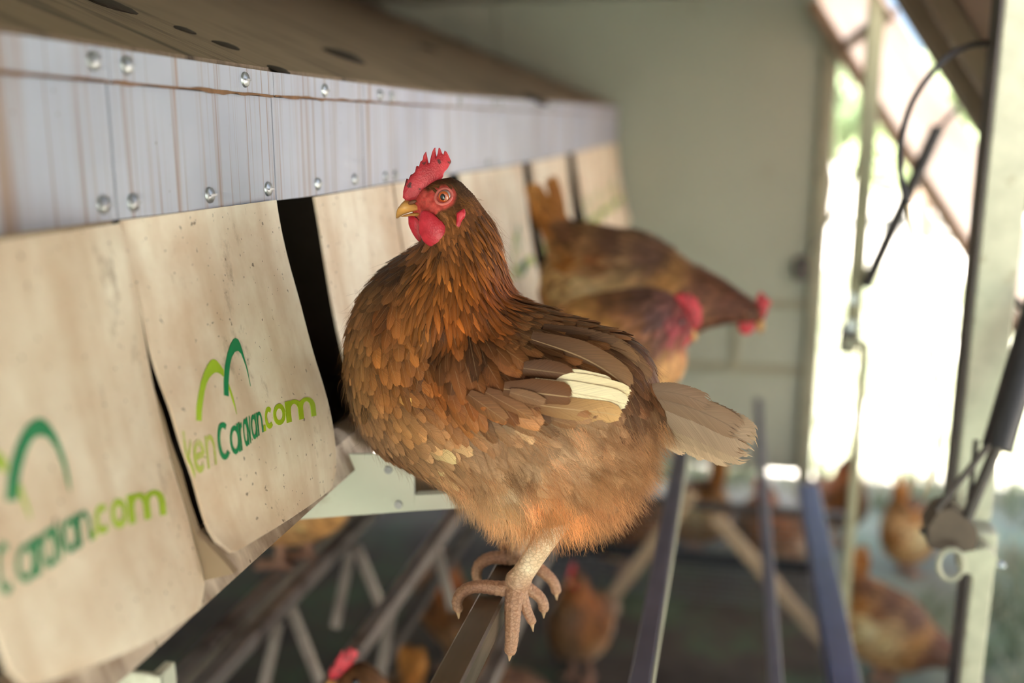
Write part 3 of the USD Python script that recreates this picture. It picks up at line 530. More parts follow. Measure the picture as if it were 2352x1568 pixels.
# feather vane: barbs slanting off the shaft, frayed edge and tip, colour carried by the feather
def feather_mat(name, fray, tipfray, barb=46.0, streak=.34, shaft=.20, shaftcol=(196, 160, 118)):
    return mat(name, {'a': ('attribute', {'attribute': 'tint'}), 'uv': ('uvmap', {'attribute': 'st'}), 's': ('separate_xyz', {}), **POS,
        'u0': ('math', {'math_type': 'subtract', 'value2': .5}), 'ua': ('math', {'math_type': 'absolute'}), 'k': ('math', {'math_type': 'multiply_add', 'value2': -.55}),
        'bm': ('math', {'math_type': 'multiply', 'value2': barb}), 'px': ('vector_math', {'vector_math_type': 'scale'}), 'sp': ('separate_xyz', {}), 'ps': ('math', {'math_type': 'multiply', 'value2': 22.0}),
        'cv': ('combine_xyz', {}), 'n': ('noise_texture', {'scale': 1.0, 'detail': 2.0}),
        'e0': ('math', {'math_type': 'multiply', 'value2': 2.0}), 'e1': ('math', {'math_type': 'multiply_add', 'value2': fray}), 'el': ('math', {'math_type': 'less_than', 'value2': 1.0 + fray * .42}),
        'um': ('math', {'math_type': 'multiply', 'value2': 16.0}), 'cv2': ('combine_xyz', {}), 'n2': ('noise_texture', {'scale': 1.0, 'detail': 2.0}), 'ti': ('math', {'math_type': 'multiply_add', 'value2': tipfray}), 'tl': ('math', {'math_type': 'less_than', 'value2': 1.0 + tipfray * .3}),
        'al': ('math', {'math_type': 'multiply'}), 'sh': ('math', {'math_type': 'less_than', 'value2': .022}), 'shm': ('math', {'math_type': 'multiply', 'value2': shaft}),
        'rr': ('rgb_ramp', {'ramp': [(.25, (1 - streak,) * 3), (.75, (1 + streak * .8,) * 3)]}), 'x': ('mix', {'mix_type': 'multiply', 'fac': 1.0}), 'x2': ('mix', {'color2': S(*shaftcol)}),
        'p': ('principled_bsdf', {'roughness': .58, 'specular_ior_level': .3}), 't': ('translucent_bsdf', {}), 'mc': ('mix_closure', {'fac': .10}), 'tr': ('transparent_bsdf', {}), 'ma': ('mix_closure', {})},
        [('uv.UV', 's.vector'), ('s.x', 'u0.value1'), ('u0.value', 'ua.value1'), ('ua.value', 'k.value1'), ('s.y', 'k.value3'), ('k.value', 'bm.value1'), ('g.position', 'sp.vector'), ('sp.x', 'ps.value1'),
         ('bm.value', 'cv.x'), ('ps.value', 'cv.y'), ('cv.vector', 'n.vector'), ('ua.value', 'e0.value1'), ('n.fac', 'e1.value1'), ('e0.value', 'e1.value3'), ('e1.value', 'el.value1'),
         ('s.x', 'um.value1'), ('um.value', 'cv2.x'), ('ps.value', 'cv2.y'), ('cv2.vector', 'n2.vector'), ('n2.fac', 'ti.value1'), ('s.y', 'ti.value3'), ('ti.value', 'tl.value1'), ('el.value', 'al.value1'), ('tl.value', 'al.value2'),
         ('ua.value', 'sh.value1'), ('sh.value', 'shm.value1'), ('n.fac', 'rr.fac'), ('a.color', 'x.color1'), ('rr.color', 'x.color2'), ('x.color', 'x2.color1'), ('shm.value', 'x2.fac'),
         ('x2.color', 'p.base_color'), ('x2.color', 't.color'), ('p.BSDF', 'mc.closure1'), ('t.BSDF', 'mc.closure2'), ('tr.BSDF', 'ma.closure1'), ('mc.closure', 'ma.closure2'), ('al.value', 'ma.fac')], surface='ma.closure')
M['feather'] = feather_mat('feather_contour', .55, .22)
M['feather_soft'] = feather_mat('feather_downy', .95, .45, barb=30.0, streak=.25, shaft=.12)
M['quill'] = feather_mat('feather_quill', .12, .10, barb=70.0, streak=.26, shaft=.6)
M['tailq'] = feather_mat('feather_tail', .34, .42, barb=80.0, streak=.20, shaft=.55, shaftcol=(112, 88, 70))
M['fluff'] = mat('down_hair', {'a': ('attribute', {'attribute': 'tint'}), 'p': ('principled_bsdf', {'roughness': .6, 'specular_ior_level': .2}), 't': ('translucent_bsdf', {}), 'mc': ('mix_closure', {'fac': .25})},
    [('a.color', 'p.base_color'), ('a.color', 't.color'), ('p.BSDF', 'mc.closure1'), ('t.BSDF', 'mc.closure2')], surface='mc.closure')
M['comb'] = mat('comb_skin', {**POS, 'n': ('noise_texture', {'scale': 90.0, 'detail': 6.0}), 'r': ('rgb_ramp', {'ramp': [(.3, S(150, 14, 34)), (.7, S(206, 54, 68))]}), 'v': ('voronoi_texture', {'scale': 700.0}),
    'b': ('bump', {'strength': .5, 'distance': .0006}), 'n2': ('noise_texture', {'scale': 120.0, 'detail': 2.0}), 'r2': ('rgb_ramp', {'ramp': [(.60, (0, 0, 0)), (.63, (.85, .85, .85))]}), 'x': ('mix', {'color2': S(46, 24, 22)}),
    'p': ('principled_bsdf', {'roughness': .45, 'subsurface_weight': .25, 'subsurface_scale': .003, 'subsurface_radius': (1, .25, .15)})},
    [('g.position', 'n.vector'), ('n.fac', 'r.fac'), ('g.position', 'v.vector'), ('v.distance', 'b.height'), ('b.normal', 'p.normal'), ('g.position', 'n2.vector'), ('n2.fac', 'r2.fac'), ('r.color', 'x.color1'), ('r2.color', 'x.fac'), ('x.color', 'p.base_color')])
M['wattle'] = mat('wattle_skin', {**POS, 'n': ('noise_texture', {'scale': 110.0, 'detail': 6.0}), 'r': ('rgb_ramp', {'ramp': [(.3, S(176, 18, 42)), (.7, S(210, 48, 66))]}), 'v': ('voronoi_texture', {'scale': 600.0}), 'b': ('bump', {'strength': .4, 'distance': .0006}),
    'p': ('principled_bsdf', {'roughness': .42, 'subsurface_weight': .25, 'subsurface_scale': .003, 'subsurface_radius': (1, .25, .15)})},
    [('g.position', 'n.vector'), ('n.fac', 'r.fac'), ('r.color', 'p.base_color'), ('g.position', 'v.vector'), ('v.distance', 'b.height'), ('b.normal', 'p.normal')])
M['beak'] = plain('beak_horn', S(206, 150, 82), .35, var=.25, scale=60, stretch=(1, 1, 3), dirt=S(120, 78, 44), dirt_at=(.5, .8), dscale=50)
M['nostril'] = plain('nostril_skin', S(112, 62, 40), .5, var=.2, scale=200)
M['iris'] = plain('iris_orange', S(186, 78, 14), .15, var=.2, scale=300, coat_weight=1.0)
M['pupil'] = plain('pupil_black', S(12, 10, 10), .08, var=.1, coat_weight=1.0)
M['eyeball'] = plain('eyeball_grey', S(150, 126, 116), .12, var=.1, scale=200, coat_weight=1.0)
M['lidskin'] = plain('eyelid_skin', S(212, 112, 104), .5, var=.2, scale=300)
M['shank'] = mat('shank_scales', {**POS, 'm': ('mapping', {'scale': (1, 1, 1.5)}), 'v': ('voronoi_texture', {'scale': 210.0, 'feature': 'distance_to_edge'}), 'rv': ('rgb_ramp', {'ramp': [(0.0, (.45, .38, .34)), (.14, (1, 1, 1))]}), 'n': ('noise_texture', {'scale': 45.0, 'detail': 5.0}), 'r': ('rgb_ramp', {'ramp': [(.3, S(214, 174, 138)), (.7, S(244, 222, 190))]}),
    'sp': ('separate_xyz', {}), 'mr': ('map_range', {'from_min': CH - .418, 'from_max': CH - .398, 'to_min': 1.0, 'to_max': 0.0, 'clamp': True}), 'dx': ('mix', {'color2': S(176, 132, 104)}),
    'x': ('mix', {'mix_type': 'multiply', 'fac': .55}), 'b': ('bump', {'strength': .7, 'distance': .0012}), 'p': ('principled_bsdf', {'roughness': .5})},
    [('g.position', 'm.vector'), ('m.vector', 'v.vector'), ('v.distance', 'rv.fac'), ('g.position', 'n.vector'), ('n.fac', 'r.fac'), ('g.position', 'sp.vector'), ('sp.z', 'mr.value'), ('r.color', 'dx.color1'), ('mr.result', 'dx.fac'), ('dx.color', 'x.color1'), ('rv.color', 'x.color2'), ('x.color', 'p.base_color'), ('v.distance', 'b.height'), ('b.normal', 'p.normal')])
M['claw'] = plain('claw_horn', S(186, 150, 116), .45, var=.3, scale=200)

class Form:
    """A body inflated from its side outline. Local axes: a along x, b along z, thickness along y (towards -y is the near side)."""
    def __init__(self, outline, tmax, step=.0022, bumps=(), offset=None):
        P = Polygon(outline).buffer(0); self.P = P
        x0, z0, x1, z1 = P.bounds; pad = 8 * step; self.o = np.array([x0 - pad, z0 - pad]); self.step = step
        n = np.ceil((np.array([x1, z1]) + pad - self.o) / step).astype(int) + 1
        A, B = np.meshgrid(self.o[0] + step * np.arange(n[0]), self.o[1] + step * np.arange(n[1]), indexing='ij')
        inside = shapely.contains_xy(P, A, B); id_ = -np.ones(n, int); k = inside.sum(); id_[inside] = np.arange(k)
        I, J = np.nonzero(inside); rows, cols = [], []
        for di, dj in ((1, 0), (-1, 0), (0, 1), (0, -1)):
            q = id_[I + di, J + dj]; ok = q >= 0; rows.append(id_[I, J][ok]); cols.append(q[ok])
        rows, cols = np.concatenate(rows), np.concatenate(cols)
        L = sp.csr_matrix((np.full(len(rows), -1.0), (rows, cols)), (k, k)) + sp.diags(np.full(k, 4.0))
        h = np.zeros(n); h[inside] = spl.spsolve(L.tocsc(), np.full(k, step**2))
        h *= tmax**2 / h.max(); T = np.sqrt(np.maximum(h, 0))
        for poly, hgt, soft in bumps:
            q = Polygon(poly); d = np.zeros(n); m = shapely.contains_xy(q, A, B); e = ndimage.distance_transform_edt(m) * step
            s = np.clip(e / soft, 0, 1); T = T + hgt * s * s * (3 - 2 * s) * (T > 0)
        out = ndimage.distance_transform_edt(~inside) * step
        self.T = ndimage.gaussian_filter(T, .8) * inside; self.G = np.where(inside, self.T**2, -out * tmax * .8)
        self.G = ndimage.gaussian_filter(self.G, 1.0); self.gx, self.gz = np.gradient(self.G, step)
        self.off = offset if offset is not None else (lambda a, b: np.zeros(np.shape(a)))
    def _s(self, F_, a, b):
        a, b = np.asarray(a, float), np.asarray(b, float)
        return ndimage.map_coordinates(F_, [(a.ravel() - self.o[0]) / self.step, (b.ravel() - self.o[1]) / self.step], order=1, mode='nearest').reshape(a.shape)
    def t(self, a, b): return self._s(self.T, a, b)
    def project(self, p, it=4):
        p = p.copy(); y0 = self.off(p[:, 0], p[:, 2])
        for _ in range(it):
            y = p[:, 1] - y0; Fv = self._s(self.G, p[:, 0], p[:, 2]) - y * y
            g = np.stack([self._s(self.gx, p[:, 0], p[:, 2]), -2 * y, self._s(self.gz, p[:, 0], p[:, 2])], 1)
            st = Fv / ((g * g).sum(1) + 1e-7); st = np.clip(st, -.02 / (np.linalg.norm(g, axis=1) + 1e-6), .02 / (np.linalg.norm(g, axis=1) + 1e-6)); p -= st[:, None] * g
        return p
    def normal(self, p):
        y = p[:, 1] - self.off(p[:, 0], p[:, 2])
        g = -np.stack([self._s(self.gx, p[:, 0], p[:, 2]), -2 * y, self._s(self.gz, p[:, 0], p[:, 2])], 1)
        return g / (np.linalg.norm(g, axis=1, keepdims=True) + 1e-9)
    def mesh(self, grid=.006, fine=()):
        P = self.P; ring = lambda g, d: [np.array([q.interpolate(s).coords[0] for s in np.arange(0, q.length, d)]) for q in ([g.exterior] if g.geom_type == 'Polygon' else [h.exterior for h in g.geoms])]
        b = np.vstack(ring(P, grid * .5)); nb = len(b); pts = [b]
        for ins, d in ((.0006, .5), (.0018, .6), (.004, .8)):
            g = P.buffer(-ins * grid / .006)
            if not g.is_empty: pts += ring(g, grid * d)
        x0, z0, x1, z1 = P.bounds; inner = P.buffer(-.007 * grid / .006)
        for poly, gd in [(None, grid)] + list(fine):
            q = inner if poly is None else Polygon(poly).buffer(0).intersection(P.buffer(-.0015))
            if q.is_empty: continue
            bx = q.bounds
            A, B = np.meshgrid(np.arange(bx[0], bx[2], gd), np.arange(bx[1], bx[3], gd), indexing='ij'); A = A + (np.arange(A.shape[1]) % 2) * gd * .5
            A, B = A.ravel(), B.ravel(); m = shapely.contains_xy(q, A, B); pts.append(np.c_[A[m], B[m]])
        pts = np.vstack(pts); tri = Delaunay(pts).simplices; c = pts[tri].mean(1); tri = tri[shapely.contains_xy(P, c[:, 0], c[:, 1])]
        t = self.t(pts[:, 0], pts[:, 1]); t[:nb] = 0; y0 = self.off(pts[:, 0], pts[:, 1])
        e1, e2 = pts[tri[:, 1]] - pts[tri[:, 0]], pts[tri[:, 2]] - pts[tri[:, 0]]; flip = (e1[:, 0]*e2[:, 1] - e1[:, 1]*e2[:, 0]) < 0; tri[flip] = tri[flip][:, ::-1]
        N = len(pts); back = np.arange(N); back[nb:] = np.arange(N, 2*N - nb)
        V = np.vstack([np.c_[pts[:, 0], y0 - t, pts[:, 1]], np.c_[pts[nb:, 0], (y0 + t)[nb:], pts[nb:, 1]]])
        return trimesh.Trimesh(V, np.vstack([tri, back[tri][:, ::-1]]), process=False)

def idw(keys, vals, p, power=3.0):
    keys, vals = np.asarray(keys, float), np.asarray(vals, float)
    d = np.linalg.norm(p[:, None] - keys[None], axis=2) + 1e-4; w = d ** -power; w /= w.sum(1, keepdims=True); return w @ vals
def hash01(n, seed): return np.random.default_rng(seed).random(n)

def feathers(form, root, dirs, length, width, c0, c1, lift=(.0006, .0030), rows=6, cols=4, shape='oval', curl=0.0, conform=True, jitter=0.0):
    """Feathers lying along the body's surface. root (N,3) on it, dirs (N,3), length, width (N,), c0 root colour, c1 tip colour."""
    N = len(root); v = np.linspace(0, 1, rows); u = np.linspace(-1, 1, cols + 1)
    prof = {'oval': np.sin(np.pi * np.clip(.14 + .80 * v, 0, 1)) ** .75, 'lance': np.sin(np.pi * np.clip(.22 + .76 * v**1.25, 0, 1)) ** .9, 'blade': np.clip(np.minimum(.55 + v * 1.6, np.sqrt(np.clip(1 - ((v - .72) / .285).clip(0)**2, .05, 1))), 0, 1)}[shape]
    n = form.normal(root); d = dirs - n * (dirs * n).sum(1, keepdims=True); d /= np.linalg.norm(d, axis=1, keepdims=True) + 1e-9
    P = root.copy(); out = np.zeros((N, rows, cols + 1, 3)); dv = v[1]
    for i in range(rows):
        s = np.cross(n, d); lf = lift[0] + (lift[1] - lift[0]) * v[i] ** 1.3
        base = P + n * (lf * (length / .02).clip(.6, 1.6))[:, None] + n * (curl * v[i]**2 * length)[:, None]
        for j in range(cols + 1):
            out[:, i, j] = base + s * (u[j] * width * .5 * prof[i])[:, None] - n * (.12 * width * u[j]**2 * prof[i])[:, None]
        P = P + d * (length * dv)[:, None]
        if conform:
            Q = form.project(P, 2); P = Q; n = form.normal(P); d = d - n * (d * n).sum(1, keepdims=True); d /= np.linalg.norm(d, axis=1, keepdims=True) + 1e-9
    V = out.reshape(-1, 3); cc = cols + 1; base = np.arange(rows * cc).reshape(rows, cc)
    f = np.concatenate([np.stack([base[:-1, :-1], base[:-1, 1:], base[1:, 1:]], -1).reshape(-1, 3), np.stack([base[:-1, :-1], base[1:, 1:], base[1:, :-1]], -1).reshape(-1, 3)])
    Fc = (f[None] + (np.arange(N) * rows * cc)[:, None, None]).reshape(-1, 3)
    uv = np.tile(np.stack(np.meshgrid((u + 1) / 2, v), -1).reshape(-1, 2), (N, 1))
    w = v[None, :, None] ** .8; col = c0[:, None] * (1 - w) + c1[:, None] * w; col = np.repeat(col[:, :, None], cc, 2).reshape(-1, 3)
    return V, Fc, uv, col
def scatter(mesh, n, seed, accept, gap):
    """Evenly spread points on a mesh, gap(p) apart."""
    p, fi = trimesh.sample.sample_surface(mesh, n, seed=seed); p = np.asarray(p); ok = accept(p); p = p[ok]; g = gap(p)
    tree = cKDTree(p); dead = np.zeros(len(p), bool)
    nb = tree.query_ball_point(p, g)
    for i in range(len(p)):
        if not dead[i]:
            for j in nb[i]:
                if j > i: dead[j] = True
    return p[~dead]
def hairs(name, parent, roots, dirs, lens, tint, m, width=.00022, droop=.35, seed=1, n=4):
    r = np.random.default_rng(seed); N = len(roots); pts = np.zeros((N, n, 3)); d = dirs / np.linalg.norm(dirs, axis=1, keepdims=True); p = roots.copy(); pts[:, 0] = p
    for i in range(1, n):
        d = d + np.array([0, 0, -droop / n]) + r.normal(0, .16, (N, 3)); d /= np.linalg.norm(d, axis=1, keepdims=True); p = p + d * (lens / (n - 1))[:, None]; pts[:, i] = p
    c = UsdGeom.BasisCurves.Define(stage, numbered(str(parent.GetPath()), name)); c.CreateTypeAttr('linear')
    c.CreatePointsAttr(Vt.Vec3fArray.FromNumpy(pts.reshape(-1, 3).astype(np.float32))); c.CreateCurveVertexCountsAttr(Vt.IntArray.FromNumpy(np.full(N, n, np.int32)))
    w = np.tile(np.linspace(1, .25, n) * width, N); c.CreateWidthsAttr(Vt.FloatArray.FromNumpy(w.astype(np.float32))); c.SetWidthsInterpolation('vertex')
    UsdGeom.PrimvarsAPI(c).CreatePrimvar('tint', Sdf.ValueTypeNames.Color3fArray, 'uniform').Set(Vt.Vec3fArray.FromNumpy(tint.astype(np.float32)))
    UsdShade.MaterialBindingAPI.Apply(c.GetPrim()).Bind(m); return tag(c.GetPrim(), None, None, None, 'stuff')
def put(name, parent, data, m, label=None, kind=None):
    V, Fc, uv, col = data; return obj(name, (V, Fc), m, parent, smooth=True, uv=uv, tint=col, label=label, kind=kind)
def cat_feathers(ds):
    V, Fc, uv, col, k = [], [], [], [], 0
    for a, b, c, d in ds: V.append(a); Fc.append(b + k); uv.append(c); col.append(d); k += len(a)
    return np.vstack(V), np.vstack(Fc), np.vstack(uv), np.vstack(col)
def slab(outline, tmax, y, step=.0008, grid=.0028, tilt=None):
    f = Form(outline, tmax, step); m = f.mesh(grid); m.vertices[:, 1] += y
    if tilt is not None: m.vertices[:, 1] += tilt(m.vertices[:, 0], m.vertices[:, 2])
    return m

# ---------------------------------------------------------------- the perched hen
YH = .865
foot = on_z(1130, 1367, on_x(1128, 1367, -.2055)[2]); PT = CH - .431        # perch top
HB = np.array([-.212, YH, PT])
def HP(px, py, dy=0.0):
    """Picture point -> the hen's own (a, b) on the plane dy behind its middle."""
    p = on_y(px, py, YH + dy); return np.array([p[0] - HB[0], p[2] - HB[2]])
def hp(pts, dy=0.0): return np.array([HP(a, b, dy) for a, b in pts])
outl = [(985, 430), (1010, 411), (1040, 406), (1062, 418), (1085, 445), (1105, 475), (1120, 500), (1135, 532), (1146, 570), (1153, 610), (1160, 650), (1172, 682), (1200, 699), (1250, 716), (1300, 737), (1350, 752), (1400, 768), (1440, 779), (1470, 798), (1488, 824), (1500, 855), (1504, 885), (1515, 910), (1530, 935), (1532, 965), (1510, 990), (1496, 1010),
    (1490, 1060), (1474, 1100), (1446, 1135), (1410, 1170), (1375, 1190), (1330, 1204), (1285, 1210), (1240, 1212), (1200, 1206), (1160, 1185), (1120, 1158), (1080, 1132), (1040, 1112), (1000, 1092), (960, 1072), (912, 1050), (882, 1034), (852, 1000), (828, 955), (811, 898), (801, 840), (801, 790), (809, 740), (825, 690), (849, 652), (882, 618), (920, 590), (955, 568), (975, 556), (988, 540), (984, 522), (974, 508), (966, 496), (958, 480), (962, 455)]
wing_px = [(1035, 800), (1060, 745), (1120, 730), (1200, 725), (1280, 750), (1360, 775), (1420, 810), (1460, 870), (1455, 930), (1430, 955), (1380, 950), (1300, 945), (1230, 955), (1180, 965), (1120, 945), (1070, 905), (1040, 860)]
cape_px = [(985, 440), (1060, 430), (1120, 510), (1150, 600), (1175, 690), (1170, 740), (1120, 770), (1060, 770), (1010, 750), (975, 700), (955, 640), (965, 590), (1000, 560), (1010, 500)]
thigh_px = [(1100, 960), (1250, 940), (1400, 970), (1440, 1060), (1380, 1150), (1280, 1190), (1180, 1170), (1100, 1100)]
crop = lambda pts: [(880 + a / 5.228, 310 + b / 5.228) for a, b in pts]
face_px = crop([(285, 1010), (285, 730), (330, 690), (460, 640), (560, 680), (620, 640), (700, 605), (800, 615), (860, 680), (872, 760), (860, 830), (800, 870), (720, 895), (690, 950), (700, 1010), (620, 1060), (560, 1120), (400, 1060)])
head_px = crop([(250, 700), (480, 620), (700, 470), (1050, 560), (1150, 800), (1060, 1100), (800, 1300), (560, 1200), (400, 1000), (250, 850)])
turn = HP(1060, 470)[0]
hen_off = lambda a, b: -np.clip((b - HP(1000, 600)[1]) / .05, 0, 1) * np.clip((turn + .01 - a), -.02, .2) * .34 * 1.0
form = Form(hp(outl), .076, .002, bumps=[(hp(wing_px), .010, .020), (hp(cape_px), .006, .02), (hp(thigh_px), .008, .03), (hp(crop([(150, 600), (420, 560), (600, 760), (640, 960), (560, 1090), (150, 1090)]), -.01), -.0065, .012)], offset=hen_off)
def near(px, py):
    """Picture point -> the hen's near surface, in its own coordinates."""
    dy = -.03
    for _ in range(8):
        a, b = HP(px, py, dy); dy = float(form.off(a, b)) - float(form.t(a, b))
    return np.array([a, dy, b])
hen = thing('hen', 'russet hen in sharp focus with cream wing patch, perched in front of the flaps', 'hen', HB)
# plumage colours where it grows, some light and shade included
ckeys = [((1050, 430), (84, 52, 24)), ((1000, 440), (96, 58, 26)), ((1100, 500), (128, 76, 34)), ((1120, 560), (134, 76, 28)), ((1060, 540), (150, 88, 42)), ((1010, 560), (120, 76, 40)), ((1100, 640), (150, 82, 26)), ((1020, 640), (146, 84, 32)), ((1140, 660), (140, 72, 26)), ((1080, 720), (154, 86, 30)), ((1150, 720), (140, 80, 34)), ((975, 620), (92, 58, 28)), ((1010, 740), (140, 84, 34)),
    ((920, 620), (78, 52, 30)), ((880, 660), (102, 74, 48)), ((850, 720), (118, 86, 58)), ((820, 800), (104, 72, 42)), ((870, 800), (140, 98, 58)), ((930, 720), (120, 72, 34)), ((920, 800), (140, 86, 40)), ((830, 900), (112, 84, 58)), ((880, 900), (146, 104, 64)), ((960, 860), (146, 92, 46)), ((1000, 830), (142, 86, 42)), ((850, 980), (112, 86, 64)), ((920, 980), (142, 106, 76)), ((980, 940), (156, 110, 68)), ((930, 1040), (116, 80, 54)), ((1000, 1050), (150, 110, 76)), ((1050, 1000), (166, 118, 76)),
    ((1060, 790), (70, 42, 22)), ((1130, 780), (72, 42, 20)), ((1070, 850), (138, 82, 38)), ((1130, 860), (146, 86, 38)), ((1180, 830), (140, 84, 38)), ((1120, 920), (152, 96, 52)), ((1200, 880), (124, 76, 38)), ((1250, 820), (132, 80, 40)), ((1220, 750), (112, 78, 50)), ((1280, 780), (96, 62, 36)), ((1330, 790), (120, 80, 50)), ((1380, 830), (140, 94, 58)), ((1420, 800), (108, 74, 50)), ((1470, 840), (116, 80, 56)), ((1490, 890), (104, 68, 46)), ((1300, 900), (110, 68, 36)), ((1470, 930), (118, 80, 56)),
    ((1150, 980), (164, 122, 92)), ((1250, 980), (178, 134, 98)), ((1350, 980), (196, 154, 118)), ((1440, 990), (184, 132, 92)), ((1120, 1050), (178, 128, 86)), ((1200, 1060), (196, 142, 96)), ((1300, 1040), (190, 130, 80)), ((1400, 1060), (196, 136, 84)), ((1060, 1090), (196, 150, 110)), ((1120, 1110), (214, 172, 132)), ((1200, 1120), (214, 164, 112)), ((1300, 1120), (204, 136, 74)), ((1400, 1130), (196, 134, 84)), ((1250, 1190), (196, 124, 60)), ((1350, 1180), (206, 142, 80)), ((1160, 1170), (208, 146, 88)), ((1470, 1050), (184, 128, 82)), ((1330, 985), (216, 184, 156)), ((1205, 1080), (222, 194, 164)), ((1180, 1140), (222, 190, 152))]
CK = hp([k for k, _ in ckeys]); CV = np.array([srgb(np.array(v)) for _, v in ckeys]) * 1.05
_bel = np.array([k[1] > 965 and k[0] > 1030 for k, _ in ckeys]); CV[_bel] = (CV[_bel] * .80 + srgb(np.array([206, 178, 150])) * .34) * [.82, .79, .73]
_top = np.array([k[0] > 1030 and 690 < k[1] < 900 for k, _ in ckeys]) | np.array([k[0] < 960 and k[1] < 760 for k, _ in ckeys]); CV[_top] *= [.92, .81, .70]
def plumage(p, seed, amp=.22, gain=1.0):
    c = idw(CK, CV, p[:, [0, 2]]); r = np.random.default_rng(seed); k = np.exp(r.normal(0, amp, (len(p), 1))); return np.clip(c * k * gain, 0, .9)
fkeys = [((1050, 420), (.7, .7)), ((990, 430), (.6, .5)), ((1100, 500), (.5, .85)), ((1060, 530), (.3, .95)), ((1140, 580), (.2, 1)), ((1080, 620), (0, 1)), ((1010, 600), (-.35, .95)), ((970, 590), (-.5, .85)), ((1020, 720), (-.15, 1)), ((1150, 680), (.25, 1)), ((1100, 740), (.1, 1)), ((1190, 700), (.8, .6)),
    ((900, 630), (-.55, .8)), ((850, 700), (-.3, .95)), ((815, 800), (.05, 1)), ((820, 900), (.25, .95)), ((850, 980), (.45, .9)), ((910, 1040), (.75, .65)), ((920, 740), (-.1, 1)), ((930, 840), (.25, .95)), ((940, 940), (.55, .8)), ((1000, 860), (.75, .6)), ((1000, 960), (.85, .5)), ((1020, 1060), (.9, .45)), ((990, 780), (.3, .95)),
    ((1060, 800), (.3, .95)), ((1100, 860), (.45, .9)), ((1150, 900), (.6, .75)), ((1200, 860), (.75, .65)), ((1280, 860), (.9, .4)), ((1250, 740), (.93, .35)), ((1330, 790), (.92, .4)), ((1420, 830), (.85, .55)), ((1480, 850), (.5, .87)), ((1495, 930), (.3, .95)), ((1180, 780), (.7, .7)),
    ((1100, 1010), (.9, .3)), ((1200, 1000), (.8, .5)), ((1120, 1090), (.55, .8)), ((1200, 1110), (.45, .9)), ((1300, 1020), (.7, .7)), ((1400, 1010), (.75, .65)), ((1320, 1120), (.3, .95)), ((1420, 1090), (.35, .93)), ((1240, 1190), (.1, 1)), ((1160, 1170), (.1, 1)), ((1380, 1170), (.25, .97))]
FK = hp([k for k, _ in fkeys]); FV = np.array([(v[0], -v[1]) for _, v in fkeys], float)
def flow(p, seed, jit=.18):
    q = idw(FK, FV, p[:, [0, 2]]); r = np.random.default_rng(seed); a = np.arctan2(q[:, 1], q[:, 0]) + r.normal(0, jit, len(p)); return np.stack([np.cos(a), np.zeros(len(p)), np.sin(a)], 1)
body_mesh = form.mesh(.0055, fine=[(hp(head_px), .0014)])
V = body_mesh.vertices; bt = plumage(V, 3, .10, .62)
facep = Polygon(hp(face_px, -.02)); dface = np.array([facep.exterior.distance(Point(a, b)) * (1 if facep.contains(Point(a, b)) else -1) if b > HP(1000, 560)[1] else -1 for a, b in V[:, [0, 2]]])
fm = np.clip((dface + .0012) / .0024, 0, 1)[:, None]; nz = meshkit.fbm(V * 260, 3, 2)[:, None]
bt = bt * (1 - fm) + fm * (srgb(np.array([176, 40, 44])) * (1 - nz) + srgb(np.array([222, 104, 92])) * nz) * 1.05
obj('body', body_mesh, M['hide'], hen, smooth=True, tint=bt)
inpoly = lambda pts, dy=-.05: (lambda q: (lambda p: shapely.contains_xy(q, p[:, 0], p[:, 2])))(Polygon(hp(pts, dy)))
in_face, in_cape, in_head = inpoly(face_px, -.02), inpoly(cape_px, -.04), inpoly(head_px, -.02)
soft_px = [(1000, 1060), (1090, 1000), (1200, 965), (1330, 955), (1450, 960), (1530, 985), (1520, 1240), (1000, 1240)]
in_soft = inpoly(soft_px); in_wing = inpoly(wing_px)
zthroat = HP(1000, 545)[1]
# coat, tract by tract
def coat(name, accept, n, gap, L, Wd, seed, mt, lift=(.0006, .0034), shape='oval', tip=1.30, root=.62, rows=6, amp=.2, jit=.18, curl=0.0, lj=.18):
    p = scatter(body_mesh, n, seed, accept, (lambda q: np.full(len(q), gap)) if np.isscalar(gap) else gap)
    r = np.random.default_rng(seed + 50); l = (np.full(len(p), L) if np.isscalar(L) else L(p)) * np.exp(r.normal(0, lj, len(p))); w = (np.full(len(p), Wd) if np.isscalar(Wd) else Wd(p)) * np.exp(r.normal(0, .14, len(p)))
    d = flow(p, seed, jit); c = plumage(p + d * (l * .5)[:, None], seed, amp)
    return put(name, hen, feathers(form, p, d, l, w, c * root, np.clip(c * tip, 0, .9), lift, rows=rows, shape=shape, curl=curl), M[mt], kind='stuff')
band = lambda p: p[:, 2]
zneck, zcape = HP(1050, 540)[1], HP(1050, 760)[1]
coat('head_feathers', lambda p: in_head(p) & ~in_face(p), 9000, .0024, .010, .0032, 11, 'feather', (.0003, .0009), 'lance', amp=.16, jit=.2, rows=4)
in_neck = lambda p: in_cape(p) & ~in_head(p)
coat('neck_hackles', in_neck, 22000, .0036, lambda p: np.interp(p[:, 2], [zcape, zneck], [.032, .018]), lambda p: np.interp(p[:, 2], [zcape, zneck], [.0066, .0038]), 12, 'feather', (.0006, .0036), 'lance', tip=1.25, root=.28, rows=7, amp=.34, jit=.15)
coat('breast_feathers', lambda p: ~in_cape(p) & ~in_head(p) & ~in_wing(p) & ~in_soft(p) & (p[:, 0] < HP(1100, 800)[0]), 22000, .0068, lambda p: np.where(p[:, 2] < HP(900, 900)[1], .022, .0185), lambda p: np.where(p[:, 2] < HP(900, 900)[1], .0150, .0125), 13, 'feather', (.0006, .0030), 'oval', tip=1.36, root=.42, amp=.30, jit=.22)
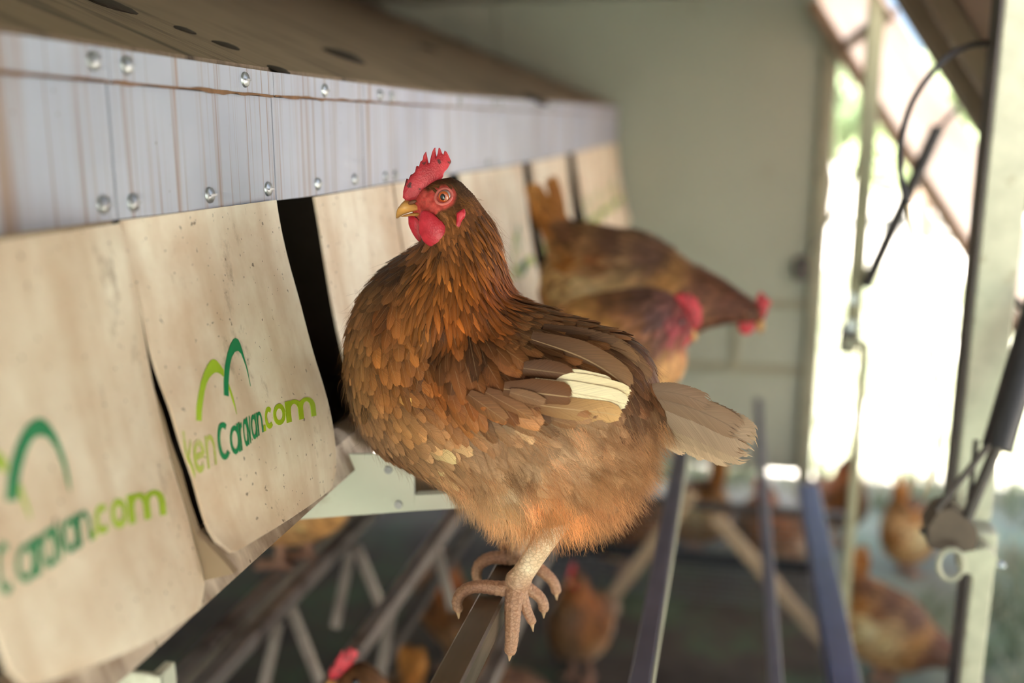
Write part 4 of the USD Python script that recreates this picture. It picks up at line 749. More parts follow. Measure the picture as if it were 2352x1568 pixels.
coat('back_feathers', lambda p: ~in_cape(p) & ~in_head(p) & ~in_wing(p) & ~in_soft(p) & (p[:, 0] >= HP(1100, 800)[0]), 16000, .0080, .034, .0150, 14, 'feather', (.0006, .0030), 'lance', tip=1.30, root=.42, amp=.30, jit=.13, rows=7)
cov_px = [(1030, 800), (1050, 735), (1130, 715), (1220, 725), (1330, 760), (1360, 800), (1300, 850), (1215, 880), (1200, 925), (1150, 935), (1080, 910), (1040, 860)]
in_cov = inpoly(cov_px)
coat('wing_coverts', lambda p: in_cov(p), 14000, .0068, lambda p: np.interp(p[:, 0], [HP(1050, 800)[0], HP(1300, 800)[0]], [.022, .034]), .0140, 15, 'feather', (.0012, .0042), 'oval', tip=1.35, root=.34, amp=.34, jit=.16, rows=7)
coat('wing_under_coat', lambda p: in_wing(p) & ~in_cov(p), 9000, .0085, .030, .0150, 16, 'feather', (.0006, .0026), 'oval', tip=1.1, root=.5, amp=.2)
coat('belly_feathers', in_soft, 16000, .0090, .030, .0210, 17, 'feather_soft', (.0004, .0030), 'oval', tip=1.08, root=.86, amp=.10, jit=.30, rows=7)
# down standing out of the belly, thighs and stern
r_ = np.random.default_rng(5); p = scatter(body_mesh, 90000, 21, in_soft, lambda q: np.full(len(q), .00105))
kc = scatter(body_mesh, 9000, 27, in_soft, lambda q: np.full(len(q), .0105)); kt = kc + flow(kc, 28, .30) * .026 + form.normal(kc) * r_.uniform(.002, .009, (len(kc), 1))
_, ki = cKDTree(kc + flow(kc, 28, .30) * .006).query(p + r_.normal(0, .0022, p.shape)); kcol = np.exp(r_.normal(0, .20, (len(kc), 1)) + 1.5 * (meshkit.fbm(kc * 34, 3, 6)[:, None] - .5))
nrm = form.normal(p); fl = flow(p, 22, .16); pull = kt[ki] - p; pull /= np.linalg.norm(pull, axis=1, keepdims=True) + 1e-6
hairs('belly_down', hen, p, fl * .55 + pull * .8 + nrm * .16 + r_.normal(0, .10, p.shape), r_.uniform(.016, .030, len(p)), plumage(p + fl * .01, 23, .10, 1.12) * kcol[ki], M['fluff'], .00026, .15)
p = scatter(body_mesh, 26000, 24, lambda q: ~in_soft(q) & ~in_head(q), lambda q: np.full(len(q), .0040)); nrm = form.normal(p); fl = flow(p, 25, .2)
hairs('coat_wisps', hen, p + nrm * .003, fl + nrm * .16 + r_.normal(0, .08, p.shape), r_.uniform(.010, .020, len(p)), plumage(p, 26, .2, 1.25), M['fluff'], .00016, .1)

# quills of the wing and tail, each a feather of its own
def quill(name, a, b, width, c0, c1, m, y0=-.004, y1=-.006, bow=0.0, shape='blade', rows=14, label=None, mid=None, near_=True, split=None):
    """One long feather from picture point a to b, lying y0..y1 off the near side of the body (or of its middle plane)."""
    v = np.linspace(0, 1, rows); cols = 8; u = np.linspace(-1, 1, cols + 1)
    px = np.outer(1 - v, a) + np.outer(v, b); dpx = np.array(b, float) - a; nn = np.array([-dpx[1], dpx[0]]) / np.hypot(*dpx); px += np.outer(np.sin(np.pi * v) * bow, nn)
    C = []
    for i in range(rows):
        if near_: q = near(*px[i]); C.append(q + [0, y0 + (y1 - y0) * v[i], 0])
        else:
            dy = y0 + (y1 - y0) * v[i]; q = HP(px[i][0], px[i][1], dy); C.append([q[0], dy, q[1]])
    C = np.array(C)
    if near_:   # a stiff shaft: straighten its depth
        C[:, 1] = np.polyval(np.polyfit(v, C[:, 1], 2), v) - .001
    t = np.gradient(C, axis=0); t /= np.linalg.norm(t, axis=1, keepdims=True); side = np.cross(t, [0, -1.0, 0]); side /= np.linalg.norm(side, axis=1, keepdims=True)
    prof = np.minimum(np.minimum(.50 + v * 1.2, 1), np.sqrt(np.clip(1 - ((v - .80) / .21).clip(0)**2, .02, 1))) if shape == 'blade' else np.sin(np.pi * np.clip(.12 + .82 * v, 0, 1)) ** .6
    G = C[:, None] + side[:, None] * (u[None, :, None] * width * .5 * prof[:, None, None]); G[..., 1] += .10 * width * (u**2)[None] * prof[:, None]
    idx = np.arange(rows * (cols + 1)).reshape(rows, -1); f = np.concatenate([np.stack([idx[:-1, :-1], idx[:-1, 1:], idx[1:, 1:]], -1).reshape(-1, 3), np.stack([idx[:-1, :-1], idx[1:, 1:], idx[1:, :-1]], -1).reshape(-1, 3)])
    c0, c1 = srgb(np.array(c0)), srgb(np.array(c1)); w = v[:, None] ** 1.5; col = np.repeat((c0 * (1 - w) + c1 * w)[:, None], cols + 1, 1)
    if split is not None: col[:, :cols//2] *= np.array(split)
    return put(name, hen, (G.reshape(-1, 3), f, np.stack(np.meshgrid((u + 1)/2, v), -1).reshape(-1, 2), col.reshape(-1, 3)), m, label)
WH = (246, 226, 190)
quill('wing_quill', (1190, 918), (1432, 950), .0200, (112, 68, 36), (222, 172, 116), M['quill'], -.005, -.006, label='brown to cream long wing feather')
quill('wing_quill', (1230, 876), (1446, 922), .0200, WH, WH, M['quill'], -.0075, -.0080, label='cream white wing feather')
quill('wing_quill', (1270, 856), (1452, 900), .0170, WH, (248, 222, 178), M['quill'], -.0092, -.0088, label='cream white wing feather')
quill('wing_quill', (1285, 846), (1410, 876), .0130, WH, WH, M['quill'], -.0105, -.0098, label='cream white wing feather')
quill('wing_quill', (1165, 884), (1320, 904), .0240, (96, 58, 30), (116, 70, 36), M['quill'], -.0120, -.0110, label='russet feather over the white ones')
quill('wing_quill', (1210, 836), (1326, 852), .0200, (84, 50, 26), (104, 62, 32), M['feather'], -.0135, -.0125, shape='oval')
quill('wing_quill', (1225, 772), (1452, 886), .0270, (84, 52, 28), (140, 98, 64), M['quill'], -.0125, -.0110, bow=-16, label='long brown feather over the wing patch')
quill('wing_quill', (1250, 752), (1470, 840), .0190, (92, 60, 36), (142, 100, 66), M['feather'], -.007, -.004, bow=-20)
quill('wing_quill', (1300, 752), (1492, 880), .0200, (96, 64, 40), (126, 86, 56), M['feather'], -.004, -.002, bow=-26)
quill('wing_quill', (1080, 900), (1170, 966), .0170, (108, 66, 34), (148, 98, 58), M['feather'], -.006, -.004, shape='oval')
quill('wing_quill', (1120, 895), (1228, 958), .0170, (104, 62, 32), (156, 104, 62), M['feather'], -.0065, -.004, shape='oval')
quill('wing_quill', (1180, 890), (1262, 915), .0120, (122, 84, 56), (142, 100, 70), M['feather'], -.0135, -.0125, shape='oval')
TL = [((1462, 898), (1640, 936), .018, -.019, (132, 102, 82)), ((1465, 905), (1712, 998), .024, -.016, (140, 110, 88)), ((1465, 926), (1739, 1030), .040, -.012, (160, 132, 110)), ((1470, 944), (1738, 1048), .040, -.007, (170, 142, 116)), ((1465, 958), (1705, 1054), .038, -.002, (182, 152, 124)), ((1470, 972), (1652, 1044), .034, .003, (190, 160, 130)), ((1465, 986), (1596, 1032), .030, .008, (198, 168, 138))]
for a, b, w, y, c in TL:
    quill('tail_feather', a, b, w, np.array(c) * .92, np.minimum(np.array(c) * 1.10, 250), M['tailq'], y, y * 1.1, bow=-14, near_=False)
# head furniture
off_n = lambda px, py: near(px, py)
combp = crop([(262, 745), (268, 660), (290, 560), (303, 515), (325, 530), (345, 475), (375, 460), (395, 440), (405, 372), (425, 368), (435, 380), (452, 318), (475, 300), (485, 240), (513, 195), (527, 265), (540, 335), (550, 340), (565, 260), (580, 200), (600, 155), (616, 148), (616, 190), (628, 275), (640, 210), (650, 150), (665, 155), (690, 225), (700, 240), (715, 188), (737, 202), (760, 250), (776, 290), (790, 325), (775, 355), (750, 405), (720, 440), (705, 465), (700, 505), (660, 560), (600, 620), (540, 690), (470, 760), (400, 800), (320, 810)])
yc = float(hen_off(*HP(985, 440)))
def polish(pts, k=1): return pts
obj('comb', slab(hp(combp, yc), .0042, yc, .0007, .0022, tilt=lambda a, b: hen_off(a, b) - yc), M['comb'], hen, smooth=True)
yw = near(1000, 515)[1] - .003
obj('wattle', slab(hp(crop([(440, 985), (450, 925), (480, 905), (520, 905), (560, 918), (610, 955), (660, 1000), (710, 1040), (745, 1090), (758, 1150), (755, 1210), (735, 1270), (700, 1322), (650, 1347), (600, 1347), (540, 1327), (490, 1287), (462, 1240), (445, 1200), (425, 1150), (424, 1080)]), yw), .0052, yw), M['wattle'], hen, smooth=True)
yw2 = float(hen_off(*HP(960, 520))) + .004
obj('wattle', slab(hp(crop([(300, 975), (340, 965), (430, 975), (470, 1040), (470, 1120), (480, 1200), (490, 1260), (492, 1305), (465, 1318), (440, 1292), (400, 1252), (358, 1190), (328, 1130), (303, 1070)]), yw2), .0035, yw2), M['wattle'], hen, smooth=True)
ye = near(1063, 505)[1] - .0045
obj('earlobe', slab(hp(crop([(880, 935), (930, 905), (975, 880), (992, 930), (985, 985), (952, 1020), (932, 1062), (920, 1112), (905, 1152), (860, 1182), (820, 1207), (803, 1150), (840, 1110), (878, 1040)]), ye), .0032, ye), M['wattle'], hen, smooth=True)
yb1 = float(hen_off(*HP(930, 490)))
bk_t = lambda a, b: (hen_off(a, b) - yb1)
obj('upper_beak', slab(hp(crop([(152, 1000), (165, 940), (190, 880), (230, 822), (272, 775), (330, 785), (400, 825), (470, 855), (540, 870), (600, 900), (620, 930), (560, 925), (480, 918), (400, 915), (320, 928), (240, 957), (195, 984), (168, 1006)]), yb1), .0098, yb1, tilt=bk_t), M['beak'], hen, smooth=True)
obj('lower_beak', slab(hp(crop([(200, 982), (240, 962), (330, 938), (420, 922), (520, 925), (560, 940), (500, 965), (440, 976), (400, 984), (330, 974), (260, 987)]), yb1), .0082, yb1, tilt=bk_t), M['beak'], hen, smooth=True)
def ball(px, py, r, depth=0.0, squash=1.0, sub=3, sx=1.0, sz=1.0):
    c = near(px, py); s = trimesh.creation.icosphere(sub, 1.0); s.vertices = s.vertices * [r * sx, r * squash, r * sz] + c + [0, depth, 0]; return s
sc5h = 1 / 5.228
eye = obj('eye', ball(880 + 730*sc5h, 310 + 738*sc5h, .0058, .0018), M['eyeball'], hen, smooth=True)
ec = near(880 + 738*sc5h, 310 + 736*sc5h)
def disc_cap(px, py, r, R, c, dep, sx=1.0):
    q = near(px, py); s = trimesh.creation.icosphere(3, 1.0); s.vertices = s.vertices * [r * sx, .0012, r] + [q[0], c, q[2]]; return s
yf = near(880 + 730*sc5h, 310 + 738*sc5h)[1] + .0018 - .0058
obj('iris', disc_cap(880 + 742*sc5h, 310 + 736*sc5h, .0047, 0, yf + .0006, 0), M['iris'], eye, smooth=True)
obj('pupil', disc_cap(880 + 733*sc5h, 310 + 740*sc5h, .0029, 0, yf - .0002, 0, .8), M['pupil'], eye, smooth=True)
th = np.linspace(0, 2*np.pi, 41); q0 = near(880 + 728*sc5h, 310 + 738*sc5h)
ring = np.array([[q0[0] + .0066*np.cos(a), near(880 + 728*sc5h + 17*np.cos(a), 310 + 738*sc5h - 17*np.sin(a))[1] - .0006, q0[2] + .0064*np.sin(a)] for a in th[:-1]])
rv_, rf_ = [], []
tt = tube(np.vstack([ring, ring[:1]]), .0014, 8); obj('eyelid', tt, M['lidskin'], hen, smooth=True)
n0_ = near(880 + 378*sc5h, 310 + 800*sc5h); s = trimesh.creation.icosphere(2, 1.0); s.vertices = s.vertices * [.0042, .0016, .0018]; s.apply_transform(trimesh.transformations.rotation_matrix(.32, (0, -1, 0))); s.apply_translation([HP(880 + 378*sc5h, 310 + 800*sc5h, yb1)[0], yb1 - .0062, HP(880 + 378*sc5h, 310 + 800*sc5h, yb1)[1]])
obj('nostril', s, M['nostril'], hen, smooth=True)
et = inpoly(crop([(850, 850), (900, 760), (960, 745), (1020, 790), (1010, 860), (930, 920), (860, 930)]), -.02)
p = scatter(body_mesh, 30000, 31, et, lambda q: np.full(len(q), .0016)); nrm = form.normal(p)
hairs('ear_tuft', hen, p, np.array([[.75, 0, -.25]]) + nrm * .55 + r_.normal(0, .15, p.shape), r_.uniform(.006, .010, len(p)), np.tile(srgb(np.array([140, 96, 48])) * 1.1, (len(p), 1)) * r_.uniform(.7, 1.3, (len(p), 1)), M['fluff'], .0003)

# legs: from the picture, wrapped over the perch
PW = .026
def leg3(px, py, y): q = HP(px, py, y - YH); return np.array([q[0], y - YH, q[1]])
def toe(pts, r0, r1, y=None):
    c = spline(pts, 24) if len(pts) > 2 else np.asarray(pts); rr = np.linspace(r0, r1, len(c)) * .98; k = np.arange(len(c)); rr = rr * (1 + .055 * np.where(k % 2, 1, -1)); return list(zip(c, rr))
def finish(man, edge=.0016, it=3):
    man = man.refine_to_length(edge); q = man.to_mesh(); m = trimesh.Trimesh(q.vert_properties[:, :3], q.tri_verts, process=True); trimesh.smoothing.filter_taubin(m, iterations=it); return m
def claw(p, d, L=.010, r=.0026, bend=(0, 0, -.4)):
    d = np.asarray(d, float); d /= np.linalg.norm(d); k = np.linspace(0, 1, 7); pts = np.asarray(p) + np.outer(k, d) * L + np.outer(k**2, np.asarray(bend)) * L * .6
    return tube(pts, r, 8, taper=r * (1 - .9 * k))
xl, xr = HP(1097, 1367, 0)[0], HP(1160, 1367, 0)[0]
def make_leg(yn, knee_px, ankle_px, toes, name='leg'):
    kn, an = leg3(*knee_px, yn), leg3(*ankle_px, yn)
    up = kn + (kn - an) * .35
    man = capsules([(up, .0140), (kn, .0120), (kn * .5 + an * .5, .0104), (an + (kn - an) * .16, .0104), (an, .0126)])
    for pts, r0, r1 in toes: man = man + capsules(toe(pts, r0, r1), 8)
    lg = obj(name, finish(man), M['shank'], hen, smooth=True)
    for pts, r0, r1 in toes:
        c = spline(pts, 12); obj('claw', claw(c[-1], c[-1] - c[-2] + np.array([0, -.001, -.003]), .0085, r1 * .72), M['claw'], lg, smooth=True)
    return lg
T0 = 0.0          # perch top in the hen's own height
yn, yfar = .832 , .897
A = leg3(1186, 1340, yn)
make_leg(yn, (1262, 1222), (1190, 1334), [
    ([A + [-.004, 0, -.004], [A[0] - .016, -.033, T0 + .0075], [xl + .006, -.034, T0 + .007], [xl - .008, -.035, T0 - .002], [xl - .0100, -.035, T0 - .016]], .0082, .0052),
    ([A + [0, -.004, -.004], [A[0] - .0005, -.046, T0 - .008], [A[0] + .0000, -.052, T0 - .028], [A[0] - .001, -.054, T0 - .042]], .0094, .0060),
    ([A + [.002, .006, -.002], [A[0] + .010, -.016, T0 + .0005], [A[0] + .019, -.014, T0 - .008], [A[0] + .022, -.013, T0 - .018]], .0078, .0054),
    ([A + [.004, .000, -.004], [A[0] + .009, -.034, T0 - .008], [A[0] + .015, -.036, T0 - .020]], .0066, .0048)])
B = leg3(1196, 1268, yfar)
make_leg(yfar, (1222, 1200), (1198, 1262), [
    ([B + [-.004, 0, -.004], [B[0] - .016, .033, T0 + .0075], [xl + .010, .033, T0 + .007], [xl - .006, .033, T0 - .002], [xl - .0090, .033, T0 - .018]], .0082, .0054),
    ([B + [-.002, .004, -.003], [B[0] - .012, .050, T0 + .009], [B[0] - .022, .056, T0 + .0085]], .0080, .0066),
    ([B + [.006, .000, -.002], [B[0] + .020, .030, T0 + .000], [B[0] + .030, .030, T0 - .008], [B[0] + .036, .030, T0 - .020]], .0080, .0056)])
# ================================================================ perches and their stands
M['violet'] = plain('violet_steel', S(96, 92, 108), .45, .3, var=.2, scale=12)
def perch(name, label, px, py, D, w, h, m, y0=.30, y1=3.25, rot=0):
    """A rail parallel to the nest run through the picture point px, py at the distance D."""
    p = at_d(px, py, D); t = thing(name, label, 'perch', (p[0], p[1], p[2]))
    obj('bar', beam((p[0], y0, p[2]), (p[0], y1, p[2]), w, h, bevel=.002), m, t, loc=p); return t, p
perch_x = on_z(1128, 1367, PT)[0]
pm = thing('perch', 'square steel perch running under the feet of the sharp hen', 'perch', (perch_x, 0, PT))
obj('bar', beam((perch_x, .30, PT - PW/2 - .0005), (perch_x, 3.2, PT - PW/2 - .0005), PW, PW, bevel=.0022), M['perch'], pm, loc=(perch_x, 0, PT))
pA, qA = perch('perch', 'leftmost lower perch rail, close under the lip of the nest ledge', 560, 1408, 1.70, .028, .026, M['rail'])
pB, qB = perch('perch', 'second lower perch rail from the left, propped by thin splayed legs', 640, 1397, 1.70, .028, .026, M['rail'])
pC, qC = perch('perch', 'lower perch rail ending under the white cross bracket, left of the main perch', 938, 1331, 1.82, .026, .026, M['rail'])
pD, qD = perch('perch', 'faint dark rail deep in the shade between two lower perches', 972, 1376, 2.3, .026, .026, M['dark_steel'])
pE, qE = perch('perch', 'lower rail seen just right of and below the main perch', 1163, 1472, 1.75, .028, .026, M['rail'])
pF, qF = perch('perch', 'grey steel rail with a pale edge below the belly of the sharp hen', 1514, 1330, 1.36, .024, .024, M['violet'], y1=1.84)
obj('edge_strip', beam((qF[0] + .0135, .30, qF[2] + .004), (qF[0] + .0135, 1.84, qF[2] + .004), .003, .014, bevel=.001), M['galv'], pF, loc=qF, label='pale strip along the edge of the rail')  # paler strip along the right edge of the bar
pG, qG = perch('perch', 'slim dark violet rail right of the tail of the sharp hen', 1766, 1330, 2.0, .022, .024, M['violet'])
pH, qH = perch('perch', 'thick blue pipe left of the slim pale post', 1893, 1330, 2.15, .05, .05, M['blue'], y0=1.3, y1=2.62)
def prop(t, q, pxs, m, w=.018):
    """Thin legs of a stand: picture lines in the upright plane where the rail passes."""
    for (a, b), (c, d) in pxs:
        k = (a - 1700) / (project(q[None])[0, 0] - 1700); Y = q[1] / k if k > 0 else q[1]
        obj('prop_leg', beam(on_y(a, b, Y), on_y(c, d, Y), w, w * .6, up=(0, 1, 0), bevel=.001), m, t, loc=q)
prop(pB, qB, [((668, 1396), (735, 1568)), ((640, 1430), (600, 1600)), ((806, 1262), (770, 1440)), ((818, 1250), (885, 1420))], M['rail'])
prop(pC, qC, [((1000, 1250), (1040, 1400)), ((900, 1400), (872, 1560))], M['rail'])
# ---- frame, braces and mesh guard behind, low down on the right
YG = 3.15
gd = thing('mesh_guard', 'dark barred guard of fine wire mesh low behind the tail of the sharp hen', 'guard', on_y(1740, 1132, YG)); GL = on_y(1740, 1132, YG)
b0, b1 = on_y(1240, 1128, YG), on_y(1945, 1142, YG); zmid = on_y(1700, 1288, YG)[2]; zlow = on_y(1700, 1560, YG)[2]
obj('top_bar', beam(b0, (b1[0], YG, b0[2] - .004), .03, .026), M['dark_steel'], gd, loc=GL)
obj('middle_bar', beam((b0[0], YG, zmid), (on_y(1862, 1288, YG)[0], YG, zmid), .02, .05), M['black'], gd, loc=GL)
ws = []
for z in np.arange(zlow, b0[2], .019): ws.append(box(((b0[0] + b1[0])/2, YG - .012, z), (b1[0] - b0[0], .0014, .0014)))
for x in np.arange(b0[0], b1[0], .019): ws.append(box((x, YG - .0135, (zlow + b0[2])/2), (.0014, .0014, b0[2] - zlow)))
obj('wire_mesh', ws, M['wire'], gd, smooth=False, loc=GL, kind='stuff')
for a, b, lab in (((1640, 1185), (1935, 1520), 'beige timber brace slanting down to the foot of the slim pale post'), ((1592, 1130), (1400, 1380), 'faint beige timber brace slanting down to the left behind the hen')):
    p, q = on_y(*a, 2.72), on_y(*b, 2.72); t = thing('brace', lab, 'brace', p); obj('bar', beam(p, q, .038, .02, up=(0, 1, 0)), M['brace'], t, loc=p)

# ---- slim pale post with its latch, between the wall and the thick post
DP = 2.45
def upright(px, py, D, w, d, ztop, zbot, m, t, name, loc, left=False):
    p = at_d(px, py, D); x = p[0] + (w/2 if left else 0)
    return obj(name, box((x, p[1] + d/2, (ztop + zbot)/2), (w, d, ztop - zbot), .003), m, t, loc=loc)
p0 = at_d(1966, 700, DP); sp_ = thing('slim_post', 'slim pale post with a rusty latch, between the end wall and the thick post', 'post', p0)
zl_ = at_d(1960, 800, DP)[2]
upright(1972, 600, DP, .038, .03, CH + .29, zl_, M['post'], sp_, 'upper_tube', p0)
upright(1963, 1100, DP, .022, .022, zl_ + .03, .14, M['post'], sp_, 'lower_tube', p0)
def blob_box(a, b, D, m, t, name, loc, depth=.03, off=-.02, label=None):
    p, q = at_d(*a, D), at_d(*b, D); c = (p + q) / 2; c[1] += off
    return obj(name, box(c, (abs(q[0] - p[0]), depth, abs(q[2] - p[2])), .004), m, t, loc=loc, label=label)
blob_box((1928, 738), (1962, 808), DP, M['dark_steel'], sp_, 'latch', p0, .03)
blob_box((1932, 770), (1976, 795), DP, M['galv'], sp_, 'latch_plate', p0, .012, -.03)
for a in ((1958, 686), (1955, 746)):
    c = trimesh.creation.cylinder(.012, .014, sections=16); c.apply_transform(trimesh.transformations.rotation_matrix(np.pi/2, (1, 0, 0))); c.apply_translation(at_d(*a, DP - .05)); obj('bolt', c, M['screw'], sp_, loc=p0)
# ---- thick galvanised post on the right edge
DT = 1.42
pt0 = at_d(2236, 700, DT); tp = thing('thick_post', 'thick galvanised square post near the right picture edge', 'post', pt0)
zc_ = at_d(2200, 1236, DT)[2]
for nm_, (a_, b_, z1_, z0_) in (('dark_flange', (2237, 700, ZC, zc_)), ('dark_flange', (2222, 1400, zc_ + .02, .1))):  # dark strips stand in for the shade on the post's left face
    p = at_d(a_, b_, DT); obj(nm_, box((p[0] - .003, p[1] + .024, (z1_ + z0_)/2), (.005, .052, z1_ - z0_), .001), M['dark_steel'], tp, loc=pt0, label='dark strip giving the left face of the post its shade')
upright(2237, 700, DT, .054, .05, ZC, zc_, M['galv'], tp, 'upper_tube', pt0, left=True)
upright(2222, 1400, DT, .030, .045, zc_ + .02, .1, M['galv'], tp, 'lower_tube', pt0, left=True)
pc = at_d(2190, 1200, DT - .03)
cp = thing('clamp', 'rusty dark clamp with a pale shackle ring on the thick post', 'clamp', pc)
def prism_px(pts, D, depth, m, t, name, loc, label=None):
    P = [at_d(*p, D) for p in pts]; Y = np.mean([p[1] for p in P]); P = [on_y(*p, Y) for p in pts]
    q = trimesh.creation.extrude_polygon(Polygon([(p[0], p[2]) for p in P]).buffer(.002).buffer(-.001), depth, engine='earcut'); v = q.vertices
    q.vertices = np.c_[v[:, 0], Y - depth/2 + v[:, 2], v[:, 1]]; q.invert(); return obj(name, q, m, t, loc=loc, label=label)
prism_px([(2126, 1196), (2150, 1160), (2180, 1152), (2232, 1196), (2236, 1222), (2228, 1252), (2170, 1250), (2128, 1240)], DT - .03, .05, M['clamp'], cp, 'jaw', pc)
prism_px([(2196, 1262), (2262, 1250), (2284, 1270), (2280, 1296), (2230, 1308), (2200, 1300)], DT - .04, .03, M['galv'], cp, 'strap', pc)
blob_box((2105, 1196), (2140, 1206), DT, M['black'], cp, 'pin', pc, .012, -.03)
a_ = np.linspace(0, 2*np.pi, 25); rc = at_d(2184, 1296, DT - .06)
obj('ring', tube(np.c_[rc[0] + .016*np.cos(a_), np.full(25, rc[1]), rc[2] + .022*np.sin(a_)], .0038, 8), M['galv'], cp, loc=pc)
blob_box((2278, 1270), (2296, 1282), DT, M['screw'], cp, 'bolt', pc, .012, -.03)
# ---- gas struts, rods, cables
def rod(name, label, cat, pts, D, r, m, n=24):
    P = np.array([at_d(p[0], p[1], p[2] if len(p) > 2 else D) for p in pts]); t = thing(name, label, cat, P[0]); obj('rod', tube(spline(P, n) if len(P) > 2 else P, r, 12), m, t, loc=P[0], smooth=True); return t, P[0]
st, so = rod('gas_strut', 'black gas strut slanting from the lid down to the slim pale post', 'strut', [(2156, 290, 2.3), (1988, 660, 2.42)], 0, .0165, M['black'])
obj('piston', tube([at_d(2206, 240, 2.26), at_d(2150, 303, 2.3)], .007, 10), M['dark_steel'], st, loc=so)
st2, so2 = rod('gas_strut', 'black gas strut beside the thick post at the right picture edge', 'strut', [(2390, 690, 1.36), (2290, 1030, 1.34)], 0, .020, M['black'])
obj('piston', tube([at_d(2292, 1022, 1.34), at_d(2216, 1200, 1.37)], .008, 10), M['dark_steel'], st2, loc=so2)
rod('linkage_rod', 'thin dark rod crossing the thick post down to its clamp', 'rod', [(2300, 985, 1.33), (2150, 1172, 1.36)], 0, .0045, M['dark_steel'])
rod('linkage_rod', 'slim grey rod running down the face of the thick post', 'rod', [(2242, 1010, 1.36), (2226, 1160, 1.37)], 0, .0036, M['dark_steel'])
rod('cable', 'dark cable looping from the thick post across the bright slit', 'cable', [(2275, 98, 1.42), (2232, 104, 1.40), (2180, 128, 1.38), (2122, 190, 1.37), (2085, 260, 1.36), (2068, 340, 1.36), (2072, 420, 1.36), (2086, 470, 1.36)], 0, .0042, M['black'])
rod('cord', 'thin pale cord hanging down to the clamp on the thick post', 'cord', [(2084, 462, 1.36), (2094, 560, 1.36), (2118, 700, 1.37), (2146, 850, 1.38), (2160, 960, 1.38), (2150, 1060, 1.42), (2124, 1142, 1.40)], 0, .0021, M['cord'])
rod('cable', 'thin dark cable sagging from the slim pale post to the wall catch', 'cable', [(1992, 200, 2.45), (1985, 290, 2.5), (1964, 390, 2.6), (1926, 470, 2.8), (1890, 535, 3.1), (1862, 570, 3.45)], 0, .005, M['black'])
rod('cable', 'short cable at the right picture edge over the lid', 'cable', [(2288, 650, 1.5), (2320, 680, 1.52), (2360, 715, 1.54), (2400, 740, 1.55)], 0, .006, M['dark_steel'])

# ---- the raised side lid: two sheets with a gap of sky between, on rafters
LX, LZ, LS = .271, CH + .314, -1.463
nlid = np.array([-LS, 0, 1.0]); nlid /= np.linalg.norm(nlid)
def lid_y(px, py):
    d = ray(px, py); t = (LZ - CH + (-LS) * LX * 1.0) ; t = (LZ - LS * LX - CH) / (d[2] - LS * d[0]); return (EYE + d * t)[1]
ys1, ys0 = np.mean([lid_y(2022, 0), lid_y(2240, 325)]), np.mean([lid_y(2050, 0), lid_y(2262, 300)])
ZLOW = CH - .95
lid = thing('side_lid', 'raised side lid of pale sheets with a bright gap, sloping down at the upper right', 'lid', (LX, 2.5, LZ)); LO = (LX, 2.5, LZ)
def lx(z): return LX + (z - LZ) / LS
def lid_sheet(ya, yb, off, t, m, name, z0=ZC - .02, z1=ZLOW, label=None):
    c0, c1 = np.array([lx(z0), 0, z0]) + nlid * off, np.array([lx(z1), 0, z1]) + nlid * off
    b = beam(c0 + [0, (ya + yb)/2, 0], c1 + [0, (ya + yb)/2, 0], t, yb - ya, up=(0, 1, 0), bevel=.001); return obj(name, b, m, lid, loc=LO, label=label)
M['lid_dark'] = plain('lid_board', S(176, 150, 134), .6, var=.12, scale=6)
lid_sheet(ys1 + .06, 3.58, .012, .006, M['lid'], 'far_sheet')
lid_sheet(1.5, ys0 - .03, .012, .006, M['lid_dark'], 'near_sheet', label='duller sheet of the lid nearer to the lens')
for yc_, w in ((3.56, .055), (ys0 - .17, .06), (1.95, .05), (1.55, .05)): lid_sheet(yc_ - w/2, yc_ + w/2, -.012, .036, M['rafter'], 'rafter')
lid_sheet(-1.28, .98, .012, .006, M['lid_dark'], 'near_sheet', label='unseen duller lid sheet added beside the lens to block sky light')  # extra sheet out of view, put in to hold back sky light
lid_sheet(2.10, 2.16, .012, .02, M['lid'], 'batten')
for z, in ((CH - .60,), (CH + .24,)):
    for a, b in ((1.5, ys0 - .15), (ys1 + .08, 3.58)): obj('purlin', beam(np.array([lx(z), a, z]) + nlid * .012, np.array([lx(z), b, z]) + nlid * .012, .03, .025), M['rafter'], lid, loc=LO)

